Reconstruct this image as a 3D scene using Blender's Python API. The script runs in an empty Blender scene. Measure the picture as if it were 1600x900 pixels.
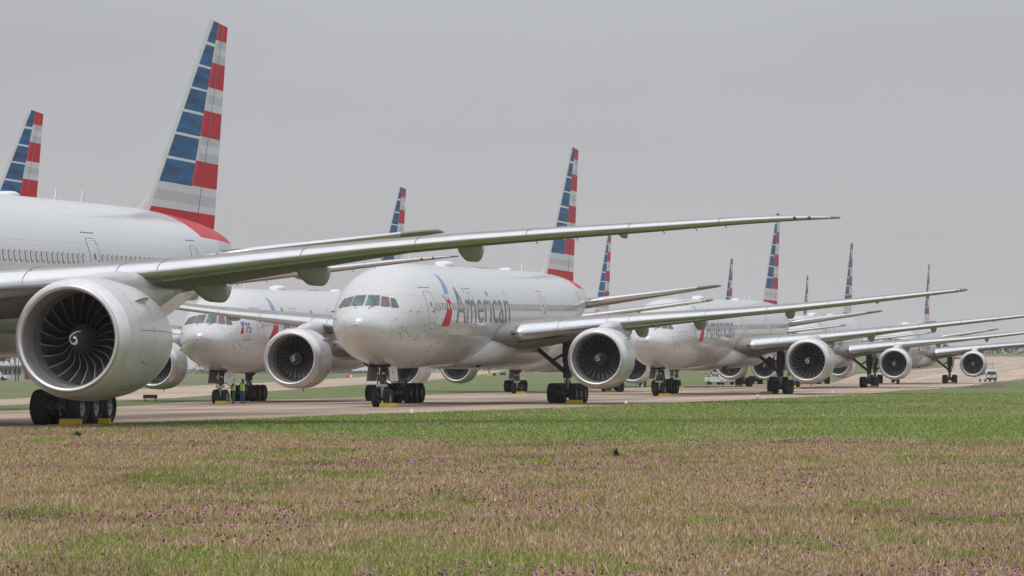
import bpy, bmesh, math, random
import numpy as np
from mathutils import Vector, Matrix
S = bpy.context.scene
R = math.radians
random.seed(7)
rng = np.random.default_rng(11)

# ------------------------------------------------------------------ camera
cd = bpy.data.cameras.new('camera'); cam = bpy.data.objects.new('camera', cd)
S.collection.objects.link(cam); S.camera = cam
cam.location = (0, 0, 1.87); cam.rotation_euler = (R(90 + 1.4663), 0, 0)
cd.sensor_width = 36; cd.lens = 5184 / 1600 * 36; cd.clip_start = 1; cd.clip_end = 20000

# ------------------------------------------------------------------ world
W = bpy.data.worlds.new('World'); S.world = W; W.use_nodes = True
nt = W.node_tree; nt.nodes.clear()
def wn(t, **k):
    n = nt.nodes.new(t)
    for a, b in k.items(): setattr(n, a, b)
    return n
SUN_EL, SUN_AZ = 58, 200          # azimuth measured clockwise from +Y
sky = wn('ShaderNodeTexSky', sky_type='NISHITA'); sky.sun_disc = False
sky.sun_elevation = R(SUN_EL); sky.sun_rotation = R(SUN_AZ); sky.dust_density = 4
tc = wn('ShaderNodeTexCoord'); sp = wn('ShaderNodeSeparateXYZ')
nt.links.new(tc.outputs['Generated'], sp.inputs[0])
rp = wn('ShaderNodeValToRGB'); nt.links.new(sp.outputs['Z'], rp.inputs[0])
els = rp.color_ramp.elements
els[0].position = 0.0; els[0].color = (4.42, 4.35, 4.38, 1)
els[1].position = 1.0; els[1].color = (10.8, 11.0, 11.5, 1)
e = els.new(0.10); e.color = (3.72, 3.77, 4.06, 1)
e = els.new(0.045); e.color = (4.12, 4.10, 4.22, 1)
e = els.new(0.35); e.color = (7.0, 7.15, 7.5, 1)
nz = wn('ShaderNodeTexNoise'); nz.inputs['Scale'].default_value = 3.4; nz.inputs['Detail'].default_value = 3
mp = wn('ShaderNodeMapping'); mp.inputs['Scale'].default_value = (1, 1, 4)
nt.links.new(tc.outputs['Generated'], mp.inputs[0]); nt.links.new(mp.outputs[0], nz.inputs[0])
mr = wn('ShaderNodeMapRange'); mr.inputs[1].default_value = .3; mr.inputs[2].default_value = .7; mr.inputs[3].default_value = .94; mr.inputs[4].default_value = 1.06
nt.links.new(nz.outputs[0], mr.inputs[0])
ml = wn('ShaderNodeVectorMath', operation='SCALE'); nt.links.new(rp.outputs[0], ml.inputs[0]); nt.links.new(mr.outputs[0], ml.inputs['Scale'])
mx = wn('ShaderNodeMix', data_type='RGBA'); mx.inputs[0].default_value = .93
nt.links.new(sky.outputs[0], mx.inputs[6]); nt.links.new(ml.outputs[0], mx.inputs[7])
bg = wn('ShaderNodeBackground'); bg.inputs[1].default_value = .115
nt.links.new(mx.outputs[2], bg.inputs[0])
wo = wn('ShaderNodeOutputWorld'); nt.links.new(bg.outputs[0], wo.inputs[0])

sl = bpy.data.lights.new('sun', 'SUN'); sl.energy = .9; sl.angle = R(35); sl.color = (1, .97, .93)
so = bpy.data.objects.new('sun', sl); S.collection.objects.link(so)
d = Vector((math.sin(R(SUN_AZ)) * math.cos(R(SUN_EL)), math.cos(R(SUN_AZ)) * math.cos(R(SUN_EL)), math.sin(R(SUN_EL))))
so.rotation_euler = d.to_track_quat('Z', 'Y').to_euler(); so.location = (0, 0, 200)
S.view_settings.view_transform = 'Standard'; S.view_settings.look = 'None'
S.view_settings.exposure = 0.12; S.view_settings.gamma = 1
S.render.engine = 'CYCLES'
S.cycles.max_bounces = 5; S.cycles.volume_bounces = 0

# ------------------------------------------------------------------ helpers
def link(o): S.collection.objects.link(o); return o
def tag(o, label=None, cat=None, group=None, kind=None):
    if label: o['label'] = label
    if cat: o['category'] = cat
    if group: o['group'] = group
    if kind: o['kind'] = kind
    return o
def empty(name, loc=(0, 0, 0), rz=0):
    o = bpy.data.objects.new(name, None); o.empty_display_size = .5
    o.location = loc; o.rotation_euler = (0, 0, rz); return link(o)
def obj(name, bm, mats, parent=None, smooth=True, loc=None):
    me = bpy.data.meshes.new(name)
    bmesh.ops.recalc_face_normals(bm, faces=bm.faces) if smooth != 'keep' else None
    bm.to_mesh(me); bm.free()
    if not isinstance(mats, (list, tuple)): mats = [mats]
    for m in mats: me.materials.append(m)
    if smooth: me.polygons.foreach_set('use_smooth', [True] * len(me.polygons))
    o = link(bpy.data.objects.new(name, me))
    if parent: o.parent = parent
    if loc: o.location = loc
    return o
def children(o): return [c for c in bpy.data.objects if c.parent == o]
KIDS = {}
def dup(o, parent=None):
    if not KIDS:
        pass
    c = o.copy(); link(c); c.parent = parent
    for ch in KIDSOF.get(o.name, []): dup(ch, c)
    return c
KIDSOF = {}
def index_kids():
    KIDSOF.clear()
    for o in bpy.data.objects:
        if o.parent: KIDSOF.setdefault(o.parent.name, []).append(o)
def sharp(o, ang=35):
    me = o.data
    me.set_sharp_from_angle(angle=R(ang)); return o
def box(bm, c, s, rot=None, bev=0, mi=0):
    m = Matrix.Translation(c)
    if rot is not None: m = m @ rot
    r = bmesh.ops.create_cube(bm, size=1, matrix=m @ Matrix.Diagonal((s[0], s[1], s[2], 1)))
    fs = set(f for v in r['verts'] for f in v.link_faces)
    for f in fs: f.material_index = mi
    if bev:
        es = list(set(e for v in r['verts'] for e in v.link_edges))
        q = bmesh.ops.bevel(bm, geom=es, offset=bev, segments=2, affect='EDGES', profile=.6)
        for f in q['faces']: f.material_index = mi
def tube(bm, pts, r, n=8, cap=True, mi=0):
    pts = [Vector(p) for p in pts]
    if not isinstance(r, (list, tuple)): r = [r] * len(pts)
    rings = []
    up0 = None
    for i, p in enumerate(pts):
        a = pts[max(0, i - 1)]; b = pts[min(len(pts) - 1, i + 1)]
        t = (b - a).normalized()
        u = t.cross(Vector((0, 0, 1)))
        if u.length < .05: u = t.cross(Vector((1, 0, 0)))
        if up0 is not None:
            u = (up0 - t * up0.dot(t))
        u.normalize(); up0 = u; v = t.cross(u)
        rings.append([bm.verts.new(p + (u * math.cos(k * 2 * math.pi / n) + v * math.sin(k * 2 * math.pi / n)) * r[i]) for k in range(n)])
    for a, b in zip(rings, rings[1:]):
        for k in range(n):
            f = bm.faces.new((a[k], a[(k + 1) % n], b[(k + 1) % n], b[k])); f.material_index = mi
    if cap:
        bm.faces.new(rings[0]).material_index = mi; bm.faces.new(rings[-1][::-1]).material_index = mi
def revolve(bm, prof, axis='x', c=(0, 0, 0), n=48, mi=None, close=False):
    """prof: list of (a, r); revolved about the axis through c."""
    c = Vector(c); rings = []
    for a, r in prof:
        ring = []
        for k in range(n):
            t = 2 * math.pi * k / n; u, v = math.cos(t) * r, math.sin(t) * r
            p = {'x': (a, u, v), 'y': (u, a, v), 'z': (u, v, a)}[axis]
            ring.append(bm.verts.new(c + Vector(p)) if r > 1e-5 or k == 0 else ring[0])
        rings.append(ring)
    for i, (a, b) in enumerate(zip(rings, rings[1:])):
        for k in range(n):
            vs = []
            for v in (a[k], a[(k + 1) % n], b[(k + 1) % n], b[k]):
                if v not in vs: vs.append(v)
            if len(vs) >= 3:
                f = bm.faces.new(vs); f.material_index = mi[i] if mi else 0
def loft(bm, rings, closed=True, cap=True, mi=0):
    vs = [[bm.verts.new(p) for p in r] for r in rings]
    n = len(vs[0])
    for a, b in zip(vs, vs[1:]):
        for k in range(n if closed else n - 1):
            f = bm.faces.new((a[k], a[(k + 1) % n], b[(k + 1) % n], b[k])); f.material_index = mi
    if cap and closed:
        bm.faces.new(vs[0]); bm.faces.new(vs[-1][::-1])
    return vs
def prism(bm, poly, y0, y1, bev=0, mi=0):
    """poly in (x,z) extruded along y"""
    a = [bm.verts.new((p[0], y0, p[1])) for p in poly]; b = [bm.verts.new((p[0], y1, p[1])) for p in poly]
    n = len(poly); fs = [bm.faces.new(a), bm.faces.new(b[::-1])]
    for k in range(n): fs.append(bm.faces.new((a[k], b[k], b[(k + 1) % n], a[(k + 1) % n])))
    for f in fs: f.material_index = mi
    if bev:
        es = list(set(e for f in fs for e in f.edges))
        q = bmesh.ops.bevel(bm, geom=es, offset=bev, segments=2, affect='EDGES')
        for f in q['faces']: f.material_index = mi

# ------------------------------------------------------------------ materials
def mat(name, col, rough=.5, metal=0, var=0, vscale=2, coat=0, bump=0, bscale=30, spec=.5, vs3=(1, 1, 1), emit=None):
    m = bpy.data.materials.new(name); m.use_nodes = True
    t = m.node_tree; b = t.nodes['Principled BSDF']
    b.inputs['Base Color'].default_value = (*col, 1); b.inputs['Roughness'].default_value = rough
    b.inputs['Metallic'].default_value = metal; b.inputs['Coat Weight'].default_value = coat
    b.inputs['Coat Roughness'].default_value = .08
    b.inputs['Specular IOR Level'].default_value = spec
    co = t.nodes.new('ShaderNodeTexCoord')
    if var:
        mpn = t.nodes.new('ShaderNodeMapping'); mpn.inputs['Scale'].default_value = vs3
        t.links.new(co.outputs['Object'], mpn.inputs[0])
        n = t.nodes.new('ShaderNodeTexNoise'); n.inputs['Scale'].default_value = vscale; n.inputs['Detail'].default_value = 5
        t.links.new(mpn.outputs[0], n.inputs[0])
        r = t.nodes.new('ShaderNodeMapRange'); r.inputs[1].default_value = .3; r.inputs[2].default_value = .7
        r.inputs[3].default_value = 1 - var; r.inputs[4].default_value = 1 + var
        t.links.new(n.outputs[0], r.inputs[0])
        v = t.nodes.new('ShaderNodeVectorMath'); v.operation = 'SCALE'; v.inputs[0].default_value = col
        t.links.new(r.outputs[0], v.inputs['Scale']); t.links.new(v.outputs[0], b.inputs['Base Color'])
        r2 = t.nodes.new('ShaderNodeMapRange'); r2.inputs[3].default_value = max(.03, rough - .08); r2.inputs[4].default_value = rough + .12
        t.links.new(n.outputs[0], r2.inputs[0]); t.links.new(r2.outputs[0], b.inputs['Roughness'])
    if bump:
        n = t.nodes.new('ShaderNodeTexNoise'); n.inputs['Scale'].default_value = bscale; n.inputs['Detail'].default_value = 6
        t.links.new(co.outputs['Object'], n.inputs[0])
        bb = t.nodes.new('ShaderNodeBump'); bb.inputs['Strength'].default_value = bump; bb.inputs['Distance'].default_value = .03
        t.links.new(n.outputs[0], bb.inputs['Height']); t.links.new(bb.outputs[0], b.inputs['Normal'])
    return m
class NT:
    """tiny node maths helper"""
    def __init__(s, m): s.t = m.node_tree; s.b = s.t.nodes['Principled BSDF']
    def n(s, ty, **k):
        x = s.t.nodes.new(ty)
        for a, b in k.items(): setattr(x, a, b)
        return x
    def put(s, sock, v):
        if hasattr(v, 'is_output'): s.t.links.new(v, sock)
        else: sock.default_value = v
    def m(s, op, a, b=0.0, c=0.0):
        x = s.n('ShaderNodeMath', operation=op); s.put(x.inputs[0], a); s.put(x.inputs[1], b); s.put(x.inputs[2], c); return x.outputs[0]
    def mix(s, f, a, b):
        x = s.n('ShaderNodeMix', data_type='RGBA'); s.put(x.inputs[0], f); s.put(x.inputs[6], a); s.put(x.inputs[7], b); return x.outputs[2]
    def ss(s, v, a, b):
        x = s.n('ShaderNodeMapRange', interpolation_type='SMOOTHSTEP'); s.put(x.inputs[0], v); x.inputs[1].default_value = a; x.inputs[2].default_value = b; return x.outputs[0]
    def noise(s, vec, sc, det=4, scale3=None, rough=.5):
        if scale3:
            q = s.n('ShaderNodeMapping'); q.inputs['Scale'].default_value = scale3; s.t.links.new(vec, q.inputs[0]); vec = q.outputs[0]
        x = s.n('ShaderNodeTexNoise'); x.inputs['Scale'].default_value = sc; x.inputs['Detail'].default_value = det; x.inputs['Roughness'].default_value = rough
        s.t.links.new(vec, x.inputs[0]); return x.outputs[0]

def paint_material(name, tail_shift):
    """pale pearl grey aircraft paint with skin joints, streaks and the red tail flash"""
    m = mat(name, (.58, .59, .60), .28, .22, coat=.5)
    q = NT(m); co = q.n('ShaderNodeTexCoord').outputs['Object']
    sx = q.n('ShaderNodeSeparateXYZ'); q.t.links.new(co, sx.inputs[0]); X, Y, Z = sx.outputs
    n1 = q.noise(co, .5, 5, (1, 1, .5)); n2 = q.noise(co, 3.0, 6, (.25, 1, 2.5))
    v = q.m('ADD', q.m('MULTIPLY', q.m('SUBTRACT', n1, .5), .07), q.m('MULTIPLY', q.m('SUBTRACT', n2, .5), .06))
    # skin joints
    def lines(c, per, off, w):
        f = q.m('FRACT', q.m('DIVIDE', q.m('ADD', c, off), per)); return q.m('LESS_THAN', q.m('ABSOLUTE', q.m('SUBTRACT', f, .5)), w / per)
    zr = q.m('SUBTRACT', Z, q.m('MULTIPLY', X, .016))
    l = q.m('MAXIMUM', lines(X, 5.35, .9, .013), lines(zr, 2.35, 1.9, .010))
    l = q.m('MAXIMUM', l, q.m('MULTIPLY', .45, q.m('MAXIMUM', lines(X, 1.07, .2, .010), lines(zr, .78, .5, .008))))
    l = q.m('MAXIMUM', l, q.m('LESS_THAN', q.m('ABSOLUTE', q.m('SUBTRACT', X, 1.55)), .018))
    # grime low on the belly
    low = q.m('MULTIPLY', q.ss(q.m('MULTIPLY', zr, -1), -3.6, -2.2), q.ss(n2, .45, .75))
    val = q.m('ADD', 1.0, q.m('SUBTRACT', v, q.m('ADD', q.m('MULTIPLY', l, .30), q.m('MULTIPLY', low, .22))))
    vm = q.n('ShaderNodeVectorMath', operation='SCALE'); vm.inputs[0].default_value = (.55, .555, .56); q.t.links.new(val, vm.inputs['Scale'])
    # red flash sweeping down the tail cone
    xt = q.m('SUBTRACT', X, tail_shift)
    lo_ = q.m('MAXIMUM', 7.98, q.m('SUBTRACT', 9.05, q.m('MULTIPLY', q.m('SUBTRACT', xt, 49.6), .55)))
    red = q.m('MULTIPLY', q.m('GREATER_THAN', Z, lo_), q.m('GREATER_THAN', xt, 49.5))
    red_low = q.m('MULTIPLY', q.m('GREATER_THAN', xt, 52.3), q.m('MULTIPLY', q.m('LESS_THAN', Z, 6.05), q.m('GREATER_THAN', Z, 5.45)))
    red = q.m('MAXIMUM', red, red_low)
    grey = q.m('MULTIPLY', q.m('GREATER_THAN', Z, 7.25), q.m('GREATER_THAN', xt, 54.5))
    c = q.mix(grey, vm.outputs[0], (.42, .44, .47, 1)); c = q.mix(red, c, (.50, .010, .025, 1))
    q.t.links.new(c, q.b.inputs['Base Color'])
    q.put(q.b.inputs['Roughness'], q.m('ADD', q.m('ADD', .2, q.m('MULTIPLY', n1, .18)), q.m('MULTIPLY', red, .25)))
    q.put(q.b.inputs['Coat Weight'], q.m('MULTIPLY', q.m('SUBTRACT', 1.0, red), .5)); q.put(q.b.inputs['Metallic'], q.m('MULTIPLY', q.m('SUBTRACT', 1.0, red), .22))
    return m
M = {}
M['paint200'] = paint_material('pearl_paint_short', 0.0)
M['paint300'] = paint_material('pearl_paint_long', 10.13)
M['white'] = mat('white_paint', (.64, .65, .66), .3, 0, .05, 1.2, coat=.4)
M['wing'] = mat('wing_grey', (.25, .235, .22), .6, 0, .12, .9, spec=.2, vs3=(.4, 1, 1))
M['pod'] = mat('fairing_grey', (.42, .395, .37), .5, 0, .08, 1.0, spec=.25)
M['nac'] = mat('nacelle_paint', (.50, .50, .50), .34, .1, .06, 1.0, coat=.22, vs3=(.35, 1, 1))
M['metal'] = mat('polished_metal', (.70, .70, .72), .17, .85, .04, 2)
M['lip'] = mat('inlet_metal', (.70, .69, .70), .38, .75, .06, 3)
M['hot'] = mat('nozzle_metal', (.42, .40, .40), .30, 1.0, .12, 3)
M['duct'] = mat('inlet_duct', (.17, .16, .15), .5, 0, .1, 3)
M['black'] = mat('black_void', (.012, .012, .013), .7)
M['blade'] = mat('fan_blade_dark', (.016, .015, .016), .5, 0, .2, 6)
M['edge'] = mat('blade_edge', (.29, .27, .24), .4, .4)
M['blade2'] = mat('titanium_blade', (.10, .10, .105), .35, .7, .15, 6)
M['spin'] = mat('spinner_black', (.03, .028, .03), .4, 0, .2, 5)
M['mark'] = mat('white_mark', (.75, .75, .75), .5)
M['slate'] = mat('title_slate', (.065, .08, .105), .35, 0, .05, 2, coat=.3)
M['blue'] = mat('tail_blue', (.016, .100, .245), .5, 0, .6, 1.0, coat=.05, spec=.25, vs3=(.35, .35, 2.6))
M['lblue'] = mat('symbol_blue', (.035, .19, .45), .35, 0, .15, 2, coat=.3)
M['red'] = mat('tail_red', (.47, .008, .022), .5, 0, .16, 1, coat=.05, spec=.25, vs3=(.3, .3, 2.2))
M['red2'] = mat('tail_red_light', (.52, .045, .055), .5, 0, .08, 1, coat=.05, spec=.25, vs3=(.3, .3, 2))
M['g1'] = mat('tail_grey', (.42, .45, .48), .35, 0, .04, 1, coat=.4)
M['g2'] = mat('tail_pale_grey', (.56, .59, .61), .35, 0, .04, 1, coat=.4)
M['glass'] = mat('cockpit_glass', (.055, .10, .12), .06, 0, .5, 3, spec=.8)
M['cover'] = mat('window_cover', (.15, .11, .095), .45, 0, .15, 3)
M['gframe'] = mat('window_frame_brown', (.32, .27, .24), .5)
M['blind'] = mat('closed_blind', (.52, .52, .50), .3, coat=.5)
M['pane'] = mat('window_rim', (.20, .17, .155), .4)
M['gear'] = mat('gear_strut_grey', (.075, .08, .085), .45, .4, .3, 6)
M['gearl'] = mat('gear_light_metal', (.50, .51, .52), .4, .5, .1, 6)
M['tyre'] = mat('tyre_rubber', (.018, .018, .019), .85, 0, .25, 5, bump=.2, bscale=40)
M['rim'] = mat('wheel_hub', (.30, .30, .30), .45, .5, .2, 8)
M['seal'] = mat('dark_seam', (.16, .16, .17), .5)
M['yellow'] = mat('chock_yellow', (.66, .46, .02), .55, 0, .15, 6)
M['navr'] = mat('red_lens', (.35, .01, .03), .2)
M['navg'] = mat('green_lens', (.10, .16, .16), .2)

# ------------------------------------------------------------------ terrain
def interp(x, pts): return float(np.interp(x, [p[0] for p in pts], [p[1] for p in pts]))
def ss(x, a, b):
    t = min(1, max(0, (x - a) / (b - a))); return t * t * (3 - 2 * t)
def XA(y): return -8.7 + .2265 * (y - 185.3)
FEP = [(-50, -55), (30, -36), (80, -24), (105, -18.5), (125, -14.5), (155, -6), (182, 1.75), (208, 9), (222, 12), (265, 22.5), (282, 27), (365, 44), (402, 54), (450, 63), (532, 76.8), (600, 88.6), (640, 97.5), (700, 113), (791, 145), (1100, 260), (1500, 460), (6000, 1600)]
def FE(y): return interp(y, FEP)
def BE(y):
    o = interp(y, [(0, -24), (215, -24), (255, -32), (500, -32)])
    b = XA(y) + o
    if y > 500: b = interp(y, [(500, XA(500) - 32), (560, 52), (760, 79), (850, 102), (950, 126), (1450, 193), (6000, 700)])
    return b
def R2(y): return min(interp(y, [(100, -45), (233, -35), (266, -31.5), (483, -24), (1210, -5), (2500, 5), (6000, 10)]), BE(y) - 3)
def L2(y): return min(interp(y, [(100, -52), (283, -43), (397, -46), (914, -46), (2500, -60), (6000, -80)]), R2(y) - 8)
def gz(x, y):
    a = interp(y, [(90, 0), (190, -.08), (300, -.1), (390, .09), (480, .32), (600, .35)])
    c = -.27 * (1 - ss(x - XA(y), -22, -6))
    k = .0012 + (.0108 - .0012) * ss(x / max(y, 1), -.06, .12)
    r = k * max(0, min(y, 1700) - 620)
    return a + c + r

def ground_mat(name, kind):
    m = mat(name, (.1, .1, .1), .9, spec=.2); q = NT(m)
    co = q.n('ShaderNodeTexCoord').outputs['Object']
    if kind == 'dry':
        a = q.noise(co, .35, 6, (1, .45, 1), .6); b = q.noise(co, 6, 6, (1, .5, 1), .7); c = q.noise(co, 1.4, 5, (1, .5, 1), .6)
        col = q.mix(q.ss(b, .3, .7), (.14, .098, .066, 1), (.34, .255, .18, 1))
        col = q.mix(q.m('MULTIPLY', q.ss(q.m('ADD', q.m('MULTIPLY', a, .6), q.m('MULTIPLY', c, .4)), .5, .62), .7), col, (.085, .13, .025, 1))
    elif kind == 'green':
        a = q.noise(co, .12, 6, (1, .3, 1), .6); b = q.noise(co, 5, 6, (1, .35, 1), .75); c = q.noise(co, .8, 6, (1, .3, 1), .65)
        col = q.mix(q.ss(b, .3, .7), (.080, .106, .034, 1), (.170, .200, .074, 1))
        col = q.mix(q.m('MULTIPLY', q.ss(q.m('ADD', q.m('MULTIPLY', a, .5), q.m('MULTIPLY', c, .5)), .5, .66), .65), col, (.22, .195, .12, 1))
    elif kind == 'conc':
        # streaks run along the parking line
        mp2 = q.n('ShaderNodeMapping'); mp2.inputs['Rotation'].default_value = (0, 0, R(12.8)); q.t.links.new(co, mp2.inputs[0])
        a = q.noise(mp2.outputs[0], .25, 4, (1, .012, 1), .5); b = q.noise(mp2.outputs[0], 1.1, 4, (1, .02, 1), .5); g = q.noise(co, 4, 6)
        col = q.mix(q.ss(a, .35, .65), (.38, .285, .215, 1), (.52, .405, .32, 1))
        col = q.mix(q.m('MULTIPLY', q.ss(b, .50, .66), .7), col, (.17, .14, .12, 1))  # dark bands: tyre tracks plus painted shadow bands beneath the parked planes
        col = q.mix(q.m('MULTIPLY', q.ss(g, .3, .7), .12), col, (.22, .19, .16, 1))
        s2 = q.n('ShaderNodeSeparateXYZ'); q.t.links.new(mp2.outputs[0], s2.inputs[0])
        def jl(c, per, w): return q.m('LESS_THAN', q.m('ABSOLUTE', q.m('SUBTRACT', q.m('FRACT', q.m('DIVIDE', c, per)), .5)), w / per)
        col = q.mix(q.m('MULTIPLY', q.m('MAXIMUM', jl(s2.outputs[0], 7.6, .09), jl(s2.outputs[1], 7.6, .08)), .85), col, (.12, .10, .09, 1))
    else:
        g = q.noise(co, 3, 6); a = q.noise(co, .1, 4)
        col = q.mix(q.ss(g, .3, .7), (.12, .12, .125, 1), (.17, .17, .17, 1)); col = q.mix(q.ss(a, .45, .6), col, (.20, .20, .195, 1))
    q.t.links.new(col, q.b.inputs['Base Color'])
    n = q.noise(co, 7 if kind in('dry', 'green') else 25, 8, None, .7)
    bp = q.n('ShaderNodeBump'); bp.inputs['Strength'].default_value = .5 if kind in('dry', 'green') else .1; bp.inputs['Distance'].default_value = .08
    q.t.links.new(n, bp.inputs['Height']); q.t.links.new(bp.outputs[0], q.b.inputs['Normal'])
    return m
M['dry'] = ground_mat('dry_meadow_soil', 'dry'); M['green'] = ground_mat('mown_turf', 'green')
M['conc'] = ground_mat('tan_concrete', 'conc'); M['asph'] = ground_mat('grey_asphalt', 'asph')
M['line'] = mat('line_white', (.62, .62, .60), .7, 0, .2, 4)

def DG(x):   # border between dry meadow and mown turf
    return interp(x, [(-60, 150), (-14, 118), (-10.9, 112), (-8, 104), (-3.5, 93), (1.7, 89.5), (13.6, 88.5), (60, 88)]) + .9 * math.sin(x * .9) + .6 * math.sin(x * 2.3 + 1)
rowsY = sorted(set([-60, 0, 12, 20, 26, 30] + list(range(35, 130, 5)) + list(range(130, 600, 10)) + [245, 255, 335, 347, 600, 630, 660, 700, 730, 760, 791, 850, 950, 1050, 1150, 1300, 1450, 1500, 1600, 1700, 1900, 2500, 4000, 8000]))
def strip(name, y0, y1, fa, fb, n, m, kind=True, offs=None):
    ys = [y for y in rowsY if y0 <= y <= y1]
    bm = bmesh.new(); g = []
    for y in ys:
        a, b = fa(y), fb(y)
        xs = [a + (b - a) * k / n for k in range(n + 1)] if offs is None else [a + (b - a) * o for o in offs]
        g.append([bm.verts.new((x, y, gz(x, y))) for x in xs])
    for r1, r2 in zip(g, g[1:]):
        for k in range(len(r1) - 1): bm.faces.new((r1[k], r1[k + 1], r2[k + 1], r2[k]))
    o = obj(name, bm, m); tag(o, kind='structure'); return o
FAR = 9000
strip('taxiway', -60, 1450, BE, FE, 18, M['conc'])
strip('grass_field', 1450, 8000, BE, FE, 10, M['green'])
strip('grass_median', -60, 8000, R2, BE, 12, M['green'])
strip('far_taxiway', -60, 1450, L2, R2, 4, M['conc'])
strip('grass_field', 1450, 8000, L2, R2, 2, M['green'])
wide = [0, .3, .55, .72, .82, .88, .92, .95, .97, .98, .99, .995, 1]
wL = wide; wR = [1 - w for w in wide[::-1]]
lf = lambda y: -FAR
strip('grass_field', -60, 335, lf, L2, 1, M['green'], offs=wL)
strip('service_road', 335, 347, lf, L2, 1, M['asph'], offs=wL)
strip('grass_field', 347, 700, lf, L2, 1, M['green'], offs=wL)
strip('parking_lot', 700, 760, lf, L2, 1, M['asph'], offs=wL)
strip('grass_field', 760, 8000, lf, L2, 1, M['green'], offs=wL)
# right of the taxiway: green turf to the horizon, dry meadow round the camera
strip('ground', 130, 8000, FE, lambda y: FAR, 1, M['green'], offs=wR)
bm = bmesh.new(); xs = sorted(set([-60 + i * .75 for i in range(int(120 / .75) + 1)]))
def colpts(x):
    # y where the taxiway edge is met on this column
    ye = 130.0
    for y in np.arange(-60, 130, .5):
        if FE(y) < x: continue
        ye = y; break
    return ye
lo = []; mid = []; hi = []
for x in xs:
    e_ = 130.0 if x >= FE(130) else float(np.interp(x, [p[1] for p in FEP[:6]], [p[0] for p in FEP[:6]]))
    b_ = min(DG(x), e_ - .05)
    lo.append((x, -60)); mid.append((x, b_)); hi.append((x, e_))
def quadstrip(a, b, n):
    bm = bmesh.new(); g = []
    for (x, y0), (_, y1) in zip(a, b):
        g.append([bm.verts.new((x, y0 + (y1 - y0) * k / n, gz(x, y0 + (y1 - y0) * k / n))) for k in range(n + 1)])
    for r1, r2 in zip(g, g[1:]):
        for k in range(n):
            bm.faces.new((r1[k], r2[k], r2[k + 1], r1[k + 1]))
    return bm
tag(obj('meadow', quadstrip(lo, mid, 40), M['dry']), kind='structure')
tag(obj('turf', quadstrip(mid, hi, 24), M['green']), kind='structure')
bm = bmesh.new(); g = [[bm.verts.new((x, y, 0)) for y in (-60, 88, 130)] for x in (60, 400, 2000, FAR)]
for r1, r2 in zip(g, g[1:]):
    for k in range(2): bm.faces.new((r1[k], r2[k], r2[k + 1], r1[k + 1]))
tag(obj('ground', bm, M['green']), kind='structure')
# painted edge line of the taxiway
def ribbon(f, y0, y1, w, name, dz=.006, st=5):
    bm = bmesh.new(); prev = None; y = y0
    while y <= y1:
        x = f(y); p = (bm.verts.new((x, y, gz(x, y) + dz)), bm.verts.new((x + w, y, gz(x + w, y) + dz)))
        if prev: bm.faces.new((prev[0], prev[1], p[1], p[0]))
        prev = p; y += st
    tag(obj(name, bm, M['line']), kind='structure')
ribbon(lambda y: FE(y) - .75, 60, 115, .35, 'taxiway_edge_line')
ribbon(lambda y: FE(y) - .9, 370, 410, .4, 'taxiway_edge_line')
yl = mat('line_yellow', (.55, .38, .05), .7, 0, .2, 4)

# ------------------------------------------------------------------ airliner geometry
# local frame: x aft from the nose, y < 0 is the aircraft's left, z up from the ground
NOSE = [(0, -.50, -.50, .02), (.04, -.30, -.74, .25), (.15, -.12, -.98, .50), (.5, .14, -1.40, .95), (1.0, .36, -1.78, 1.33), (1.6, .60, -2.08, 1.66), (2.05, .92, -2.24, 1.87),
        (2.55, 1.32, -2.40, 2.06), (3.1, 1.70, -2.52, 2.24), (4.0, 2.18, -2.69, 2.50), (5.2, 2.62, -2.86, 2.76), (6.5, 2.90, -2.98, 2.93), (8, 3.05, -3.06, 3.04), (10, 3.1, -3.1, 3.1)]
TAIL = [(42, 3.1, -3.1, 3.1), (44, 3.1, -2.98, 3.06), (47, 3.08, -2.50, 2.94), (50, 3.0, -1.80, 2.70), (53, 2.86, -1.05, 2.33), (56, 2.66, -.28, 1.84), (58.5, 2.40, .42, 1.28), (60.3, 2.10, .95, .78), (61.2, 1.82, 1.25, .35), (61.5, 1.62, 1.38, .10)]
NA = np.array(NOSE); TA = np.array(TAIL)
def crom(xs, ys, x):
    i = int(np.clip(np.searchsorted(xs, x) - 1, 0, len(xs) - 2))
    h = xs[i + 1] - xs[i]; t = (x - xs[i]) / h
    def dd(j):
        if j <= 0: return (ys[1] - ys[0]) / (xs[1] - xs[0])
        if j >= len(xs) - 1: return (ys[-1] - ys[-2]) / (xs[-1] - xs[-2])
        d0 = (ys[j] - ys[j - 1]) / (xs[j] - xs[j - 1]); d1 = (ys[j + 1] - ys[j]) / (xs[j + 1] - xs[j])
        return 0 if d0 * d1 <= 0 else 2 * d0 * d1 / (d0 + d1)
    a, b = dd(i), dd(i + 1)
    return (2 * t**3 - 3 * t**2 + 1) * ys[i] + (t**3 - 2 * t**2 + t) * h * a + (-2 * t**3 + 3 * t**2) * ys[i + 1] + (t**3 - t**2) * h * b
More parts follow.
